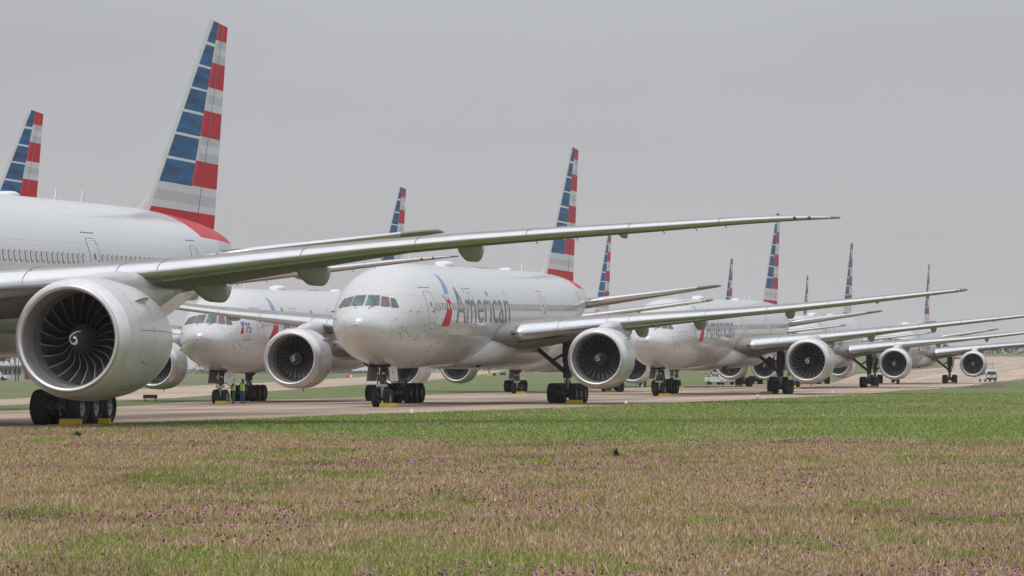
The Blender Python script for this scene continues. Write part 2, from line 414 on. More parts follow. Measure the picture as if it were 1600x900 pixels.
class Fus:
    def __init__(s, plug_f, plug_a):
        s.pf, s.pa = plug_f, plug_a; s.sh = plug_f + plug_a
    def cz(s, x): return 5.30 + .016 * (x - 9)
    def sec(s, x):
        if x < 10:
            q = math.sqrt(max(x, 0)); sx = np.sqrt(NA[:, 0])
            return tuple(crom(sx, NA[:, k], q) for k in (1, 2, 3))
        xt = x - s.sh
        if xt > 42: return tuple(crom(TA[:, 0], TA[:, k], min(xt, 61.5)) for k in (1, 2, 3))
        return (3.1, -3.1, 3.1)
    def y(s, x, z):
        """half width at station x and absolute height z"""
        t, b, w = s.sec(x); c = (t + b) / 2; h = (t - b) / 2; u = (z - s.cz(x) - c) / h
        return w * math.sqrt(max(0, 1 - u * u))
    def xfront(s, y, zr):
        lo = .02
        for i in range(400):
            x = lo + i * .02
            t, b, w = s.sec(x); c = (t + b) / 2; h = (t - b) / 2
            zz = zr
            if (y / w)**2 + ((zz - c) / h)**2 <= 1: break
        a, b_ = x - .02, x
        for _ in range(12):
            m = (a + b_) / 2; t, b, w = s.sec(m); c = (t + b) / 2; h = (t - b) / 2
            if (y / w)**2 + ((zr - c) / h)**2 <= 1: b_ = m
            else: a = m
        return b_
F2 = Fus(0, 0); F3 = Fus(5.33, 4.80)

def make2d(polys, dx=None, dz=.16, mi=None):
    """flat (u,v) polygons -> bmesh in the xz plane sliced fine enough to be wrapped on a curved skin"""
    bm = bmesh.new()
    for i, p in enumerate(polys):
        f = bm.faces.new([bm.verts.new((a, 0, b)) for a, b in p])
        if mi: f.material_index = mi[i]
    slice2d(bm, dx, dz); return bm
def slice2d(bm, dx, dz):
    zs = [v.co.z for v in bm.verts]; xs = [v.co.x for v in bm.verts]
    z = min(zs) + dz * .5
    while z < max(zs):
        bmesh.ops.bisect_plane(bm, geom=bm.verts[:] + bm.edges[:] + bm.faces[:], plane_co=(0, 0, z), plane_no=(0, 0, 1), dist=1e-4); z += dz
    if dx:
        x = min(xs) + dx * .5
        while x < max(xs):
            bmesh.ops.bisect_plane(bm, geom=bm.verts[:] + bm.edges[:] + bm.faces[:], plane_co=(x, 0, 0), plane_no=(1, 0, 0), dist=1e-4); x += dx
def wrap_side(bm, F, off, side=-1):
    """(x, z relative to the body axis) -> on the skin"""
    for v in bm.verts:
        x, z = v.co.x, v.co.z + F.cz(v.co.x)
        v.co = Vector((x, side * (F.y(x, z) + off), z))
    for f in bm.faces:
        f.normal_update()
        if f.normal.y * side < 0: f.normal_flip()
def rrect(cx, cz, w, h, r, n=4, lean=0):
    p = []
    for (sx, sz, a0) in ((1, 1, 0), (-1, 1, 90), (-1, -1, 180), (1, -1, 270)):
        for k in range(n + 1):
            a = R(a0 + 90 * k / n); p.append((cx + sx * (w / 2 - r) + r * math.cos(a), cz + sz * (h / 2 - r) + r * math.sin(a)))
    return p
def ring2d(outer, inner):
    n = len(outer); return [(outer[k], outer[(k + 1) % n], inner[(k + 1) % n], inner[k]) for k in range(n)]

def fuselage(F, m, root):
    bm = bmesh.new(); L = 61.5 + F.sh
    xs = [0, .01, .04, .09, .15, .25, .37, .5, .65, .82, 1, 1.2, 1.4, 1.6, 1.8, 2.05, 2.3, 2.55, 2.8, 3.1, 3.5, 4, 4.6, 5.2, 5.8, 6.5, 7.2, 8, 9, 10]
    x = 12
    while x < 42 + F.sh: xs.append(x); x += 2
    xs += [42 + F.sh + .75 * k for k in range(0, 25)] + [60.6 + F.sh, 61 + F.sh, 61.3 + F.sh, 61.5 + F.sh]
    N = 72; rings = []
    for x in xs:
        t, b, w = F.sec(x); c = (t + b) / 2; h = (t - b) / 2; z0 = F.cz(x)
        rings.append([(x, w * math.cos(2 * math.pi * k / N), z0 + c + h * math.sin(2 * math.pi * k / N)) for k in range(N)])
    loft(bm, rings)
    return obj('fuselage', bm, m, root)

def airfoil(c, t, n=14, camber=.012):
    up, lo = [], []
    for k in range(n + 1):
        x = .5 * (1 - math.cos(math.pi * k / n)); yt = 5 * t * (.2969 * math.sqrt(x) - .126 * x - .3516 * x * x + .2843 * x**3 - .1026 * x**4)
        yc = camber * math.sin(math.pi * x) + .006 * math.sin(math.pi * x * x)
        up.append((x * c, (yc + yt) * c)); lo.append((x * c, (yc - yt) * c))
    return up[::-1] + lo[1:-1]          # TE upper -> LE -> lower (open TE point shared)
ZP = {2: [(3.3, 4.35), (10.3, 5.18), (18.5, 5.98), (30.4, 7.45)], 3: [(3.3, 4.38), (12, 5.41), (20, 6.4), (32.5, 7.93)],
      'near': [(3.3, 4.70), (5.7, 4.95), (9.8, 5.42), (17.8, 6.53), (21.85, 6.99), (25.8, 7.36), (30.8, 7.82), (32.5, 7.93)]}
def wing_stations(typ, prof=None):
    sh = 5.33 if typ == 3 else 0
    st = []
    ys = [2.3, 3.3, 4.5, 6.5, 8.5, 9.7, 10.5, 12, 14, 17, 20, 23, 26, 28.5]
    for y in ys:
        le = 22 + .675 * (y - 3.3); te = 35.9 + .05 * (y - 3.3) if y <= 10.5 else 36.3 + (y - 10.5) * .288
        st.append([y, le, te])
    if typ == 2: st += [[29.9, 22 + .675 * 26.6, 36.3 + 19.4 * .288], [30.25, 22 + .675 * 26.95 + .25, 36.3 + 19.75 * .288], [30.4, 41.0, 41.9]]
    else: st += [[29.6, 39.8, 42.0], [30.4, 40.5, 42.4], [31.2, 41.35, 42.85], [31.9, 42.25, 43.3], [32.45, 43.1, 43.75]]
    out = []
    for y, le, te in st:
        t = float(np.interp(y, [3, 17, 24, 30], [.135, .088, .105, .13])); inc = float(np.interp(y, [3, 17, 23, 30], [2.6, -1.1, -.3, .2]))
        pr_ = ZP[prof or typ]; yc_ = max(y, 3.3); ks = [p[0] for p in pr_]; z = (crom(ks, [p[1] for p in pr_], min(yc_, ks[-1] - 1e-6)) if yc_ > 3.3 else pr_[0][1]) + .11 * min(0, y - 3.3)
        out.append((y, le + sh, te - le, t, inc, z))
    return out
def wing_pt(s, xc, zc):
    y, le, c, t, inc, z = s; a = R(inc)
    return (le + xc * math.cos(a) + zc * math.sin(a), y, z - xc * math.sin(a) + zc * math.cos(a))
def make_wing(typ, side, root, prof=None):
    st = wing_stations(typ, prof); rings = []
    for s in st:
        rings.append([(p[0], side * p[1], p[2]) for p in (wing_pt(s, a, b) for a, b in airfoil(s[2], s[3]))])
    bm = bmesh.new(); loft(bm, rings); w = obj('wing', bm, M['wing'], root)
    # leading edge slats of bare metal: two runs either side of the engine
    for (a, b) in ((4.0, 30.0 if typ == 2 else 32.2),):
        bm = bmesh.new(); rr = []
        ys = [a] + [s[0] for s in st if a < s[0] < b] + [b]
        for y in ys:
            s = [float(np.interp(y, [q[0] for q in st], [q[k] for q in st])) for k in range(6)]
            af = airfoil(s[2], s[3], 24); c = s[2]; fr = min(.11, .55 / c + .035) if y < 28 else .16
            sel = [p for p in af if p[0] <= fr * c]
            up = [p for p in sel if p[1] >= 0 or p[0] < .002 * c]
            out = []
            cx, cz_ = fr * c, 0
            for p in sel:
                dx, dz = p[0] - cx, p[1] - cz_; l = math.hypot(dx, dz); out.append((p[0] + dx / l * .018, p[1] + dz / l * .018))
            rr.append([(q[0], side * q[1], q[2]) for q in (wing_pt(s, *p) for p in out)])
        n = min(len(r) for r in rr); rr = [r[(len(r) - n) // 2:(len(r) - n) // 2 + n] for r in rr]
        loft(bm, rr); obj('leading_edge', bm, M['metal'], w)
    # flap track fairings (canoes)
    for y, ln, rad in ((9.7, 4.6, .32), (13.4, 4.4, .34), (19.1, 3.9, .29), (24.6, 1.8, .08)):
        s = [float(np.interp(y, [q[0] for q in st], [q[k] for q in st])) for k in range(6)]
        bm = bmesh.new(); rr = []; n = 20
        for k in range(19):
            t = k / 18; x = s[1] + s[2] - ln * .74 + ln * t
            dep = rad * 2.0 * (min(1, t / .42)**.5 if t < .42 else 1) * (1 if t < .72 else max(0.02, 1 - ((t - .72) / .28)**2.2)) + .02
            hw = rad * .72 * (min(1, t / .4)**.55) * (1 if t < .7 else max(.04, 1 - ((t - .7) / .3)**3)) + .01
            ztop = s[5] - (x - s[1]) * math.sin(R(s[4])) - (.02 if t > .74 else .10 * s[3] * s[2] * (1 - t) * .5)
            rg = []
            for j in range(n):
                a = 2 * math.pi * j / n; cu, su = math.cos(a), math.sin(a)
                rg.append((x, side * y + hw * math.copysign(abs(cu)**.8, cu), ztop + (.08 * su if su > 0 else -dep * abs(su)**.9)))
            rr.append(rg)
        loft(bm, rr); obj('flap_fairing', bm, M['pod'], w)
    s = st[-2]
    for dx, mm in ((-.75, M['navr'] if side < 0 else M['navg']), (-.35, M['navg'])):
        if typ == 3 or dx == -.35:
            y = s[0] + dx * 1.2; q = [float(np.interp(y, [v[0] for v in st], [v[k] for v in st])) for k in range(6)]
            bm = bmesh.new(); bmesh.ops.create_icosphere(bm, subdivisions=2, radius=.085, matrix=Matrix.Translation((q[1] + .05, side * y, q[5])) @ Matrix.Diagonal((1.3, 1.2, .8, 1)))
            obj('navigation_light', bm, mm, w)
    # landing light at the root and seam lines
    bm = bmesh.new(); y = 3.92; q = [float(np.interp(y, [v[0] for v in st], [v[k] for v in st])) for k in range(6)]
    bmesh.ops.create_icosphere(bm, subdivisions=2, radius=.15, matrix=Matrix.Translation((q[1] + .04, side * y, q[5] + .02)) @ Matrix.Diagonal((.8, 1.3, .9, 1)))
    obj('landing_light', bm, M['glass'], w)
    for y in (6.4, 9.15, 10.4, 14.8, 18.4, 22, 25.4, 28.45):
        bm = bmesh.new()
        q = [float(np.interp(y, [v[0] for v in st], [v[k] for v in st])) for k in range(6)]
        pts = [p for p in airfoil(q[2], q[3], 24) if p[0] < .5 * q[2] and (p[1] > -.0 or p[0] < .12 * q[2])]
        a = [bm.verts.new((w0[0] - .021, side * (w0[1] - .013), w0[2] + .02)) for w0 in (wing_pt(q, *p) for p in pts)]
        b = [bm.verts.new((w0[0] - .021, side * (w0[1] + .013), w0[2] + .02)) for w0 in (wing_pt(q, *p) for p in pts)]
        for k in range(len(pts) - 1): bm.faces.new((a[k], a[k + 1], b[k + 1], b[k]))
        obj('slat_joint', bm, M['seal'], w)
    for y in (15.6, 21.3, 22.8, 26, 27.2, 28.3):
        bm = bmesh.new()
        q = [float(np.interp(y, [v[0] for v in st], [v[k] for v in st])) for k in range(6)]
        p = wing_pt(q, q[2], 0); tube(bm, [(p[0] - .05, side * y, p[2]), (p[0] + .32, side * y, p[2] - .10)], .018, 5)
        obj('static_wick', bm, M['gear'], w)
    return w
def make_stab(F, side, root, prof=None):
    sh = F.sh; bm = bmesh.new(); rings = []
    z0 = 7.17 if prof else 6.95
    for y, le, te in ((.8, 52.45, 60.1), (1.6, 53.05, 60.25), (4, 54.85, 60.75), (7, 57.1, 61.35), (9.6, 59.05, 61.87), (10.45, 59.75, 62.05), (10.72, 60.35, 62.1)):
        c = te - le; z = z0 + .152 * (y - 1.5)
        rings.append([(le + sh + a, side * y, z + b - .01 * a) for a, b in airfoil(c, .10, 12, -.004)])
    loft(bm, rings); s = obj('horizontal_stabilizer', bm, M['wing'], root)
    bm = bmesh.new(); rr = []
    for y, le, te in ((1.7, 53.12, 60.25), (4, 54.85, 60.75), (7, 57.1, 61.35), (9.4, 58.9, 61.83)):
        c = te - le; z = z0 + .152 * (y - 1.5); fr = .08 * c
        sel = [p for p in airfoil(c, .10, 24, -.004) if p[0] <= fr]
        o = []
        for p in sel:
            dx, dz = p[0] - fr, p[1]; l = math.hypot(dx, dz); o.append((p[0] + dx / l * .014, p[1] + dz / l * .014))
        rr.append([(le + sh + a, side * y, z + b - .01 * a) for a, b in o])
    loft(bm, rr); obj('leading_edge', bm, M['metal'], s)
    return s
# --- fin with the flag pattern: faces are assigned colours band by band
FIN_MATS = ['white', 'blue', 'red', 'red2', 'g1', 'g2', 'metal']
def fin_x(kind, z):
    t = (z - 10.6) / 8.0
    return {'le': 51.45 + 7.9 * t, 'bl': 51.98 + 7.85 * t, 'sp': 56.45 + 4.1 * t, 'ov': 56.85 + 4.05 * t, 'te': 60.35 + 1.62 * t, 'hg': 57.3 + 3.75 * t}[kind]
def fin_halfthick(u, c): return c * .055 * (5 * .1 * (.2969 * math.sqrt(max(u, 0)) - .126 * u - .3516 * u * u + .2843 * u**3 - .1030 * u**4)) / .5 * 2
def make_fin(F, root):
    sh = F.sh
    blue = [(17.5, 18.6), (16.33, 17.35), (15.20, 16.22), (14.07, 15.10), (12.94, 13.95), (11.77, 12.82), (10.56, 11.65)]
    red = [(17.71, 18.7), (15.36, 16.58), (12.98, 14.23), (10.60, 11.80), (7.2, 9.38)]
    greys = {(16.58, 17.71): [(17.35, 'g1'), (17.0, 'g2'), (16.58, 'g1')], (14.23, 15.36): [(15.0, 'g2'), (14.6, 'g1'), (14.23, 'g2')], (11.8, 12.98): [(12.6, 'g1'), (12.2, 'g2'), (11.8, 'g1')]}
    lv = sorted(set([8.35, 8.7, 9.38, 9.72, 10.2, 10.56, 10.6, 18.6] + [a for p in blue for a in p] + [a for p in red[:-1] for a in p] + [17.35, 17.0, 15.0, 14.6, 12.6, 12.2]))
    lv = [z for z in lv if z <= 18.61 and z > 8]
    cols = ['le', 'f1', 'bl', 'f2', 'f3', 'sp', 'ov', 'hg', 'f4', 'te']
    def X(c, z):
        le, te = fin_x('le', z), fin_x('te', z)
        if z < 10.6:   # dorsal fillet
            le -= ((10.6 - z) / 1.2)**2.2 * .55
        if c == 'le': return le
        if c == 'te': return te
        if c == 'f1': return le + .22
        if c == 'bl': return max(le + .5, fin_x('bl', z))
        a, b = max(le + .5, fin_x('bl', z)), fin_x('sp', z)
        if c == 'f2': return a + (b - a) * .33
        if c == 'f3': return a + (b - a) * .66
        if c == 'f4': return fin_x('hg', z) * .5 + te * .5
        return fin_x(c, z)
    def colour(ci, z):
        c = cols[ci]
        if c in ('le', 'f1'): return 'white'
        if z < 9.38: return 'red' if z > 7 else 'white'
        if z < 9.72: return 'g2'
        if z < 10.2: return 'g1'
        if z < 10.56: return 'g2'
        inr = any(a <= z <= b for a, b in red)
        if c in ('bl', 'f2', 'f3'): return 'blue' if any(a <= z <= b for a, b in blue) else 'white'
        if c == 'sp':
            if inr: return 'red2'
            return 'g2'
        if inr: return 'red'
        for (a, b), l in greys.items():
            if a <= z <= b:
                for zz, g in l:
                    if z >= zz: return g
                return l[-1][1]
        return 'g2'
    def build(c0, c1, zlo):
        bm = bmesh.new(); G = {}
        use = cols[c0:c1 + 1]
        L = [z for z in lv if z >= zlo]
        for s in (-1, 1):
            for i, z in enumerate(L):
                le, te = X('le', z), X('te', z); ch = te - le
                for j, c in enumerate(use):
                    x = X(c, z); u = (x - le) / ch
                    h = fin_halfthick(u, ch)
                    if c in ('le', 'te'): h = 0 if c == 'le' else .012
                    zz = z - (.12 * u if z > 18.5 else 0)
                    if h == 0 and s == 1: G[s, i, j] = G[-1, i, j]
                    else: G[s, i, j] = bm.verts.new((x + sh, s * h, zz))
            for i in range(len(L) - 1):
                zm = (L[i] + L[i + 1]) / 2
                for j in range(len(use) - 1):
                    vs = [G[s, i, j], G[s, i, j + 1], G[s, i + 1, j + 1], G[s, i + 1, j]]
                    f = bm.faces.new(vs if s < 0 else vs[::-1]); f.material_index = FIN_MATS.index(colour(c0 + j, zm))
        n = len(L) - 1
        for j in range(len(use) - 1):
            for i_ in (0, n):
                vs = []
                for v in (G[-1, i_, j], G[-1, i_, j + 1], G[1, i_, j + 1], G[1, i_, j]):
                    if v not in vs: vs.append(v)
                if len(vs) > 2: bm.faces.new(vs)
        for i in range(n):
            for j in (0, len(use) - 1):
                vs = []
                for v in (G[-1, i, j], G[-1, i + 1, j], G[1, i + 1, j], G[1, i, j]):
                    if v not in vs: vs.append(v)
                if len(vs) > 2: bm.faces.new(vs)
        return bm
    k = cols.index('hg')
    fin = obj('tail_fin', build(0, k, 8.3), [M[m] for m in FIN_MATS], root)
    rd = obj('rudder', build(k, len(cols) - 1, 8.7), [M[m] for m in FIN_MATS], fin)
    for o in (fin, rd): sharp(o, 30)
    a, b = fin_x('hg', 8.75) + sh, fin_x('hg', 18.4) + sh
    for s in (-1, 1):
        bm = bmesh.new(); tube(bm, [(a, s * .33, 8.8), (b, s * .125, 18.4)], .014, 5); obj('rudder_seam', bm, M['seal'], fin)
    # navigation light fairing at the tail end
    return fin

# --- engines
def make_engine(typ, side, root, prof=None):
    sh = 5.33 if typ == 3 else 0
    ye = side * 9.7; zc = 3.05 if typ == 3 else 2.87
    Rf = 1.55 if typ == 3 else 1.40      # visible fan radius
    Ro = 1.98 if typ == 3 else 1.83      # lip outer radius
    Rm = 2.10 if typ == 3 else 1.90
    x0 = 19.75 + sh; c = (x0, ye, zc)
    N = 72
    bm = bmesh.new()
    Lc = 6.2 if typ == 3 else 4.3
    prof = [(.62, Ro + .04), (1.3, Rm - .02), (2.1, Rm), (3.0, Rm - .02), (Lc * .72, Rm - .14), (Lc * .88, Rm - .32), (Lc, Rm - .52), (Lc, Rm - .60), (Lc * .8, Rm - .7)]
    revolve(bm, prof, 'x', c, N)
    nac = obj('engine', bm, M['nac'], root); sharp(nac, 40)
    # polished inlet lip
    bm = bmesh.new(); rt = Rf + .04
    lip = [(.615, Ro + .045), (.40, Ro - .005), (.22, Ro - .07), (.09, Ro - .14), (.02, Ro - .21), (0, (Ro + rt) / 2 + .03), (.03, rt + .10), (.10, rt + .05), (.22, rt + .035), (.40, rt + .012), (.70, rt), (.95, rt - .004)]
    revolve(bm, lip, 'x', c, N); obj('inlet_lip', bm, M['lip'], nac)
    # duct, fan case and a black disc standing for the shade behind the blades
    bm = bmesh.new(); revolve(bm, [(.95, rt - .004), (1.05, rt - .01), (1.25, Rf), (1.8, Rf), (2.4, Rf - .02)], 'x', c, N)
    obj('inlet_duct', bm, M['duct'], nac)
    bm = bmesh.new(); revolve(bm, [(2.1, 0), (2.1, Rf - .01)], 'x', c, 32); obj('duct_shade_disc', bm, M['black'], nac)
    # core cowl, nozzle and plug
    bm = bmesh.new()
    if typ == 3: pr = [(Lc - 1.6, 1.42), (Lc + .2, 1.28), (Lc + 1.5, .95), (Lc + 1.5, .88), (Lc + .9, .85)]
    else: pr = [(Lc - .2, Rm - .55), (Lc + .8, Rm - .78), (Lc + 1.9, Rm - 1.08), (Lc + 1.9, Rm - 1.16), (Lc + .9, Rm - 1.1)]
    revolve(bm, pr, 'x', c, 48); obj('exhaust_nozzle', bm, M['hot'], nac)
    bm = bmesh.new(); revolve(bm, [(Lc + .7, .62), (Lc + 1.8, .45), (Lc + 2.6, .12), (Lc + 2.7, 0)], 'x', c, 32); obj('exhaust_plug', bm, M['hot'], nac)
    # spinner with the painted spiral
    rh = .50 if typ == 3 else .42; xf = 1.42
    bm = bmesh.new(); sp_ = [(xf - .78, 0), (xf - .765, .06), (xf - .70, .14), (xf - .52, .26), (xf - .28, .385), (xf - .02, rh - .02), (xf + .06, rh)]
    revolve(bm, sp_, 'x', c, 40); spn = obj('spinner', bm, M['spin'], nac)
    def spin_x(r): return float(np.interp(r, [p[1] for p in sp_], [p[0] for p in sp_]))
    bm = bmesh.new(); pv = None; K = 34; rs = .24 if typ == 3 else .20
    cy, czz = (0.02, -.03)
    for k in range(K + 1):
        t = k / K; a = R(58) + t * R(395)          # comma swirl
        r = .22 * rs / .24 * (1.0 - .68 * t) + .10 * max(0, .14 - t) / .14
        w = (.006 + .036 * math.sin(math.pi * min(1, t * 1.15))**.8 * (1 if typ == 3 else .55)) if t < .87 else .030 * (1 - t) / .13 + .012
        y, z = cy - r * math.cos(a), czz + r * math.sin(a)
        pts = []
        for rr in (r + w, r - w):
            yy, zz = cy - rr * math.cos(a), czz + rr * math.sin(a); q = math.hypot(yy, zz)
            pts.append(bm.verts.new((c[0] + spin_x(q) - .012, c[1] + yy, c[2] + zz)))
        if pv: bm.faces.new((pv[0], pts[0], pts[1], pv[1]))
        pv = pts
    obj('spiral_mark', bm, M['mark'], spn, smooth=False)
    if typ == 2:
        bm = bmesh.new(); pv = None
        for k in range(49):
            a = 2 * math.pi * k / 48; pts = []
            for rr in (.335, .36): pts.append(bm.verts.new((c[0] + spin_x(rr) - .01, c[1] + rr * math.cos(a), c[2] + rr * math.sin(a))))
            if pv: bm.faces.new((pv[0], pts[0], pts[1], pv[1]))
            pv = pts
        obj('ring_mark', bm, M['rim'], spn, smooth=False)
    # fan blades, one mesh shared by all
    nb = 22 if typ == 3 else 24
    bm = bmesh.new(); rows = 16; g = []
    for i in range(rows + 1):
        t = i / rows; r = rh - .03 + (Rf - .015 - rh + .03) * t
        if typ == 3: sw = .075 * math.sin(2 * math.pi * t - .6) + .10 * t - .10 * max(0, t - .8) / .2
        else: sw = .06 * math.sin(math.pi * t) + .05 * t
        stag = R(28 + 36 * t); ch = (.52 + .20 * t) if typ == 3 else (.36 + .10 * t)
        row = []
        for j, f in enumerate((0, .07, .4, 1.0)):
            ang = sw + (f * ch * math.sin(stag)) / r; x = xf + .05 + (.16 * math.sin(math.pi * t) if typ == 3 else .03) + f * ch * math.cos(stag) - (.02 if typ == 2 else 0)
            row.append(bm.verts.new((x, r * math.sin(ang), r * math.cos(ang))))
        g.append(row)
    for a, b in zip(g, g[1:]):
        for j in range(3):
            f = bm.faces.new((a[j], a[j + 1], b[j + 1], b[j])); f.material_index = 0 if j == 0 else 1
    me = bpy.data.meshes.new('fan_blade'); bm.to_mesh(me); bm.free()
    for mm in ((M['edge'], M['blade']) if typ == 3 else (M['edge'], M['blade2'])): me.materials.append(mm)
    me.polygons.foreach_set('use_smooth', [True] * len(me.polygons))
    for k in range(nb):
        o = link(bpy.data.objects.new('fan_blade', me)); o.parent = nac; o.location = c; o.rotation_euler = (2 * math.pi * k / nb, 0, 0)
    # cowl details: strake, chine, latch line, service panel
    for s_ in (-1, 1):
        bm = bmesh.new(); a = R(52); y, z = s_ * math.sin(a) * Rm, math.cos(a) * Rm
        vs = [bm.verts.new((c[0] + xx, c[1] + y * rr, c[2] + z * rr)) for xx, rr in ((2.0, 1.0), (2.5, 1.10), (3.0, 1.11), (3.3, 1.0))]
        ws = [bm.verts.new(v.co + Vector((0, .02, .02))) for v in vs]
        bm.faces.new(vs); bm.faces.new(ws[::-1])
        for i in range(4): bm.faces.new((vs[i], ws[i], ws[(i + 1) % 4], vs[(i + 1) % 4]))
        obj('strake', bm, M['nac'], nac, smooth=False)
    bm = bmesh.new(); pr = [(1.72, Rm - .001), (1.745, Rm - .001)]
    def seam(xx, a0, a1):
        pv = None
        rr = float(np.interp(xx, [p[0] for p in prof[:7]], [p[1] for p in prof[:7]])) + .004
        for k in range(41):
            a = a0 + (a1 - a0) * k / 40
            p = [bm.verts.new((c[0] + xx + dx, c[1] + rr * math.sin(a), c[2] + rr * math.cos(a))) for dx in (0, .03)]
            if pv: bm.faces.new((pv[0], p[0], p[1], pv[1]))
            pv = p
    seam(1.55, 0, 2 * math.pi); seam(2.9, 0, 2 * math.pi) if typ == 3 else seam(2.6, 0, 2 * math.pi)
    for a in (R(140), R(220), R(82), R(278)):
        pv = None
        for k in range(21):
            xx = 1.55 + (Lc * .9 - 1.55) * k / 20; rr = float(np.interp(xx, [p[0] for p in prof[:7]], [p[1] for p in prof[:7]])) + .006
            p = [bm.verts.new((c[0] + xx, c[1] + rr * math.sin(a + da), c[2] + rr * math.cos(a + da))) for da in (-.005, .005)]
            if pv: bm.faces.new((pv[0], p[0], p[1], pv[1]))
            pv = p
    obj('cowl_seam', bm, M['seal'], nac)
    for a, xx in ((R(112), 2.0), (R(113), 2.35), (R(-112), 2.0), (R(-113), 2.35)):
        bm = bmesh.new(); rr = Rm + .008; q = Matrix.Translation((c[0] + xx, c[1] + rr * math.sin(a), c[2] + rr * math.cos(a))) @ Matrix.Rotation(-a, 4, 'X')
        bmesh.ops.create_circle(bm, cap_ends=True, radius=.055, segments=10, matrix=q)
        obj('service_mark', bm, M['red2'], nac, smooth=False)
    for a in (R(152), R(208)):
        bm = bmesh.new(); pts = []
        for aa, xx in ((a - .16, 1.75), (a + .16, 1.75), (a + .13, 2.35), (a - .13, 2.35)):
            rr = float(np.interp(xx, [p[0] for p in prof[:7]], [p[1] for p in prof[:7]])) + .012
            pts.append(bm.verts.new((c[0] + xx, c[1] + rr * math.sin(aa), c[2] + rr * math.cos(aa))))
        bm.faces.new(pts)
        obj('access_panel', bm, M['duct'], nac, smooth=False)
    bm = bmesh.new(); tube(bm, [(c[0] + 2.8, c[1], c[2] - Rm + .02), (c[0] + 2.95, c[1], c[2] - Rm - .14)], .035, 6); obj('drain_mast', bm, M['seal'], nac)
    # pylon: fairing on top of the cowl running back under the wing
    bm = bmesh.new(); rr = []
    zw = 4.38 + .117 * 6.4
    for x, zt, zb, w in ((1.6, Rm - .02, Rm - .25, .08), (2.4, Rm + .03, Rm - .3, .36), (3.4, Rm + .08, Rm - .5, .44), (4.8, Rm + .13, Rm - 1.0, .44), (6.3, Rm + .12, Rm - 1.3, .40), (8.2, Rm - .05, Rm - 1.25, .34), (10.2, Rm - .22, Rm - .85, .20), (11.8, Rm - .32, Rm - .48, .04)):
        if typ == 2 or prof: zt += (.34 if typ == 2 else .17) * min(1, max(0, (x - 1.8) / 2.5)); zb += .25 * min(1, max(0, (x - 6) / 4))
        rr.append([(c[0] + x, ye + w * math.copysign(abs(math.cos(t))**.7, math.cos(t)), zc + (zt + zb) / 2 + (zt - zb) / 2 * math.copysign(abs(math.sin(t))**.7, math.sin(t))) for t in [2 * math.pi * k / 20 for k in range(20)]])
    loft(bm, rr); obj('pylon', bm, M['nac'], root)
    return nac
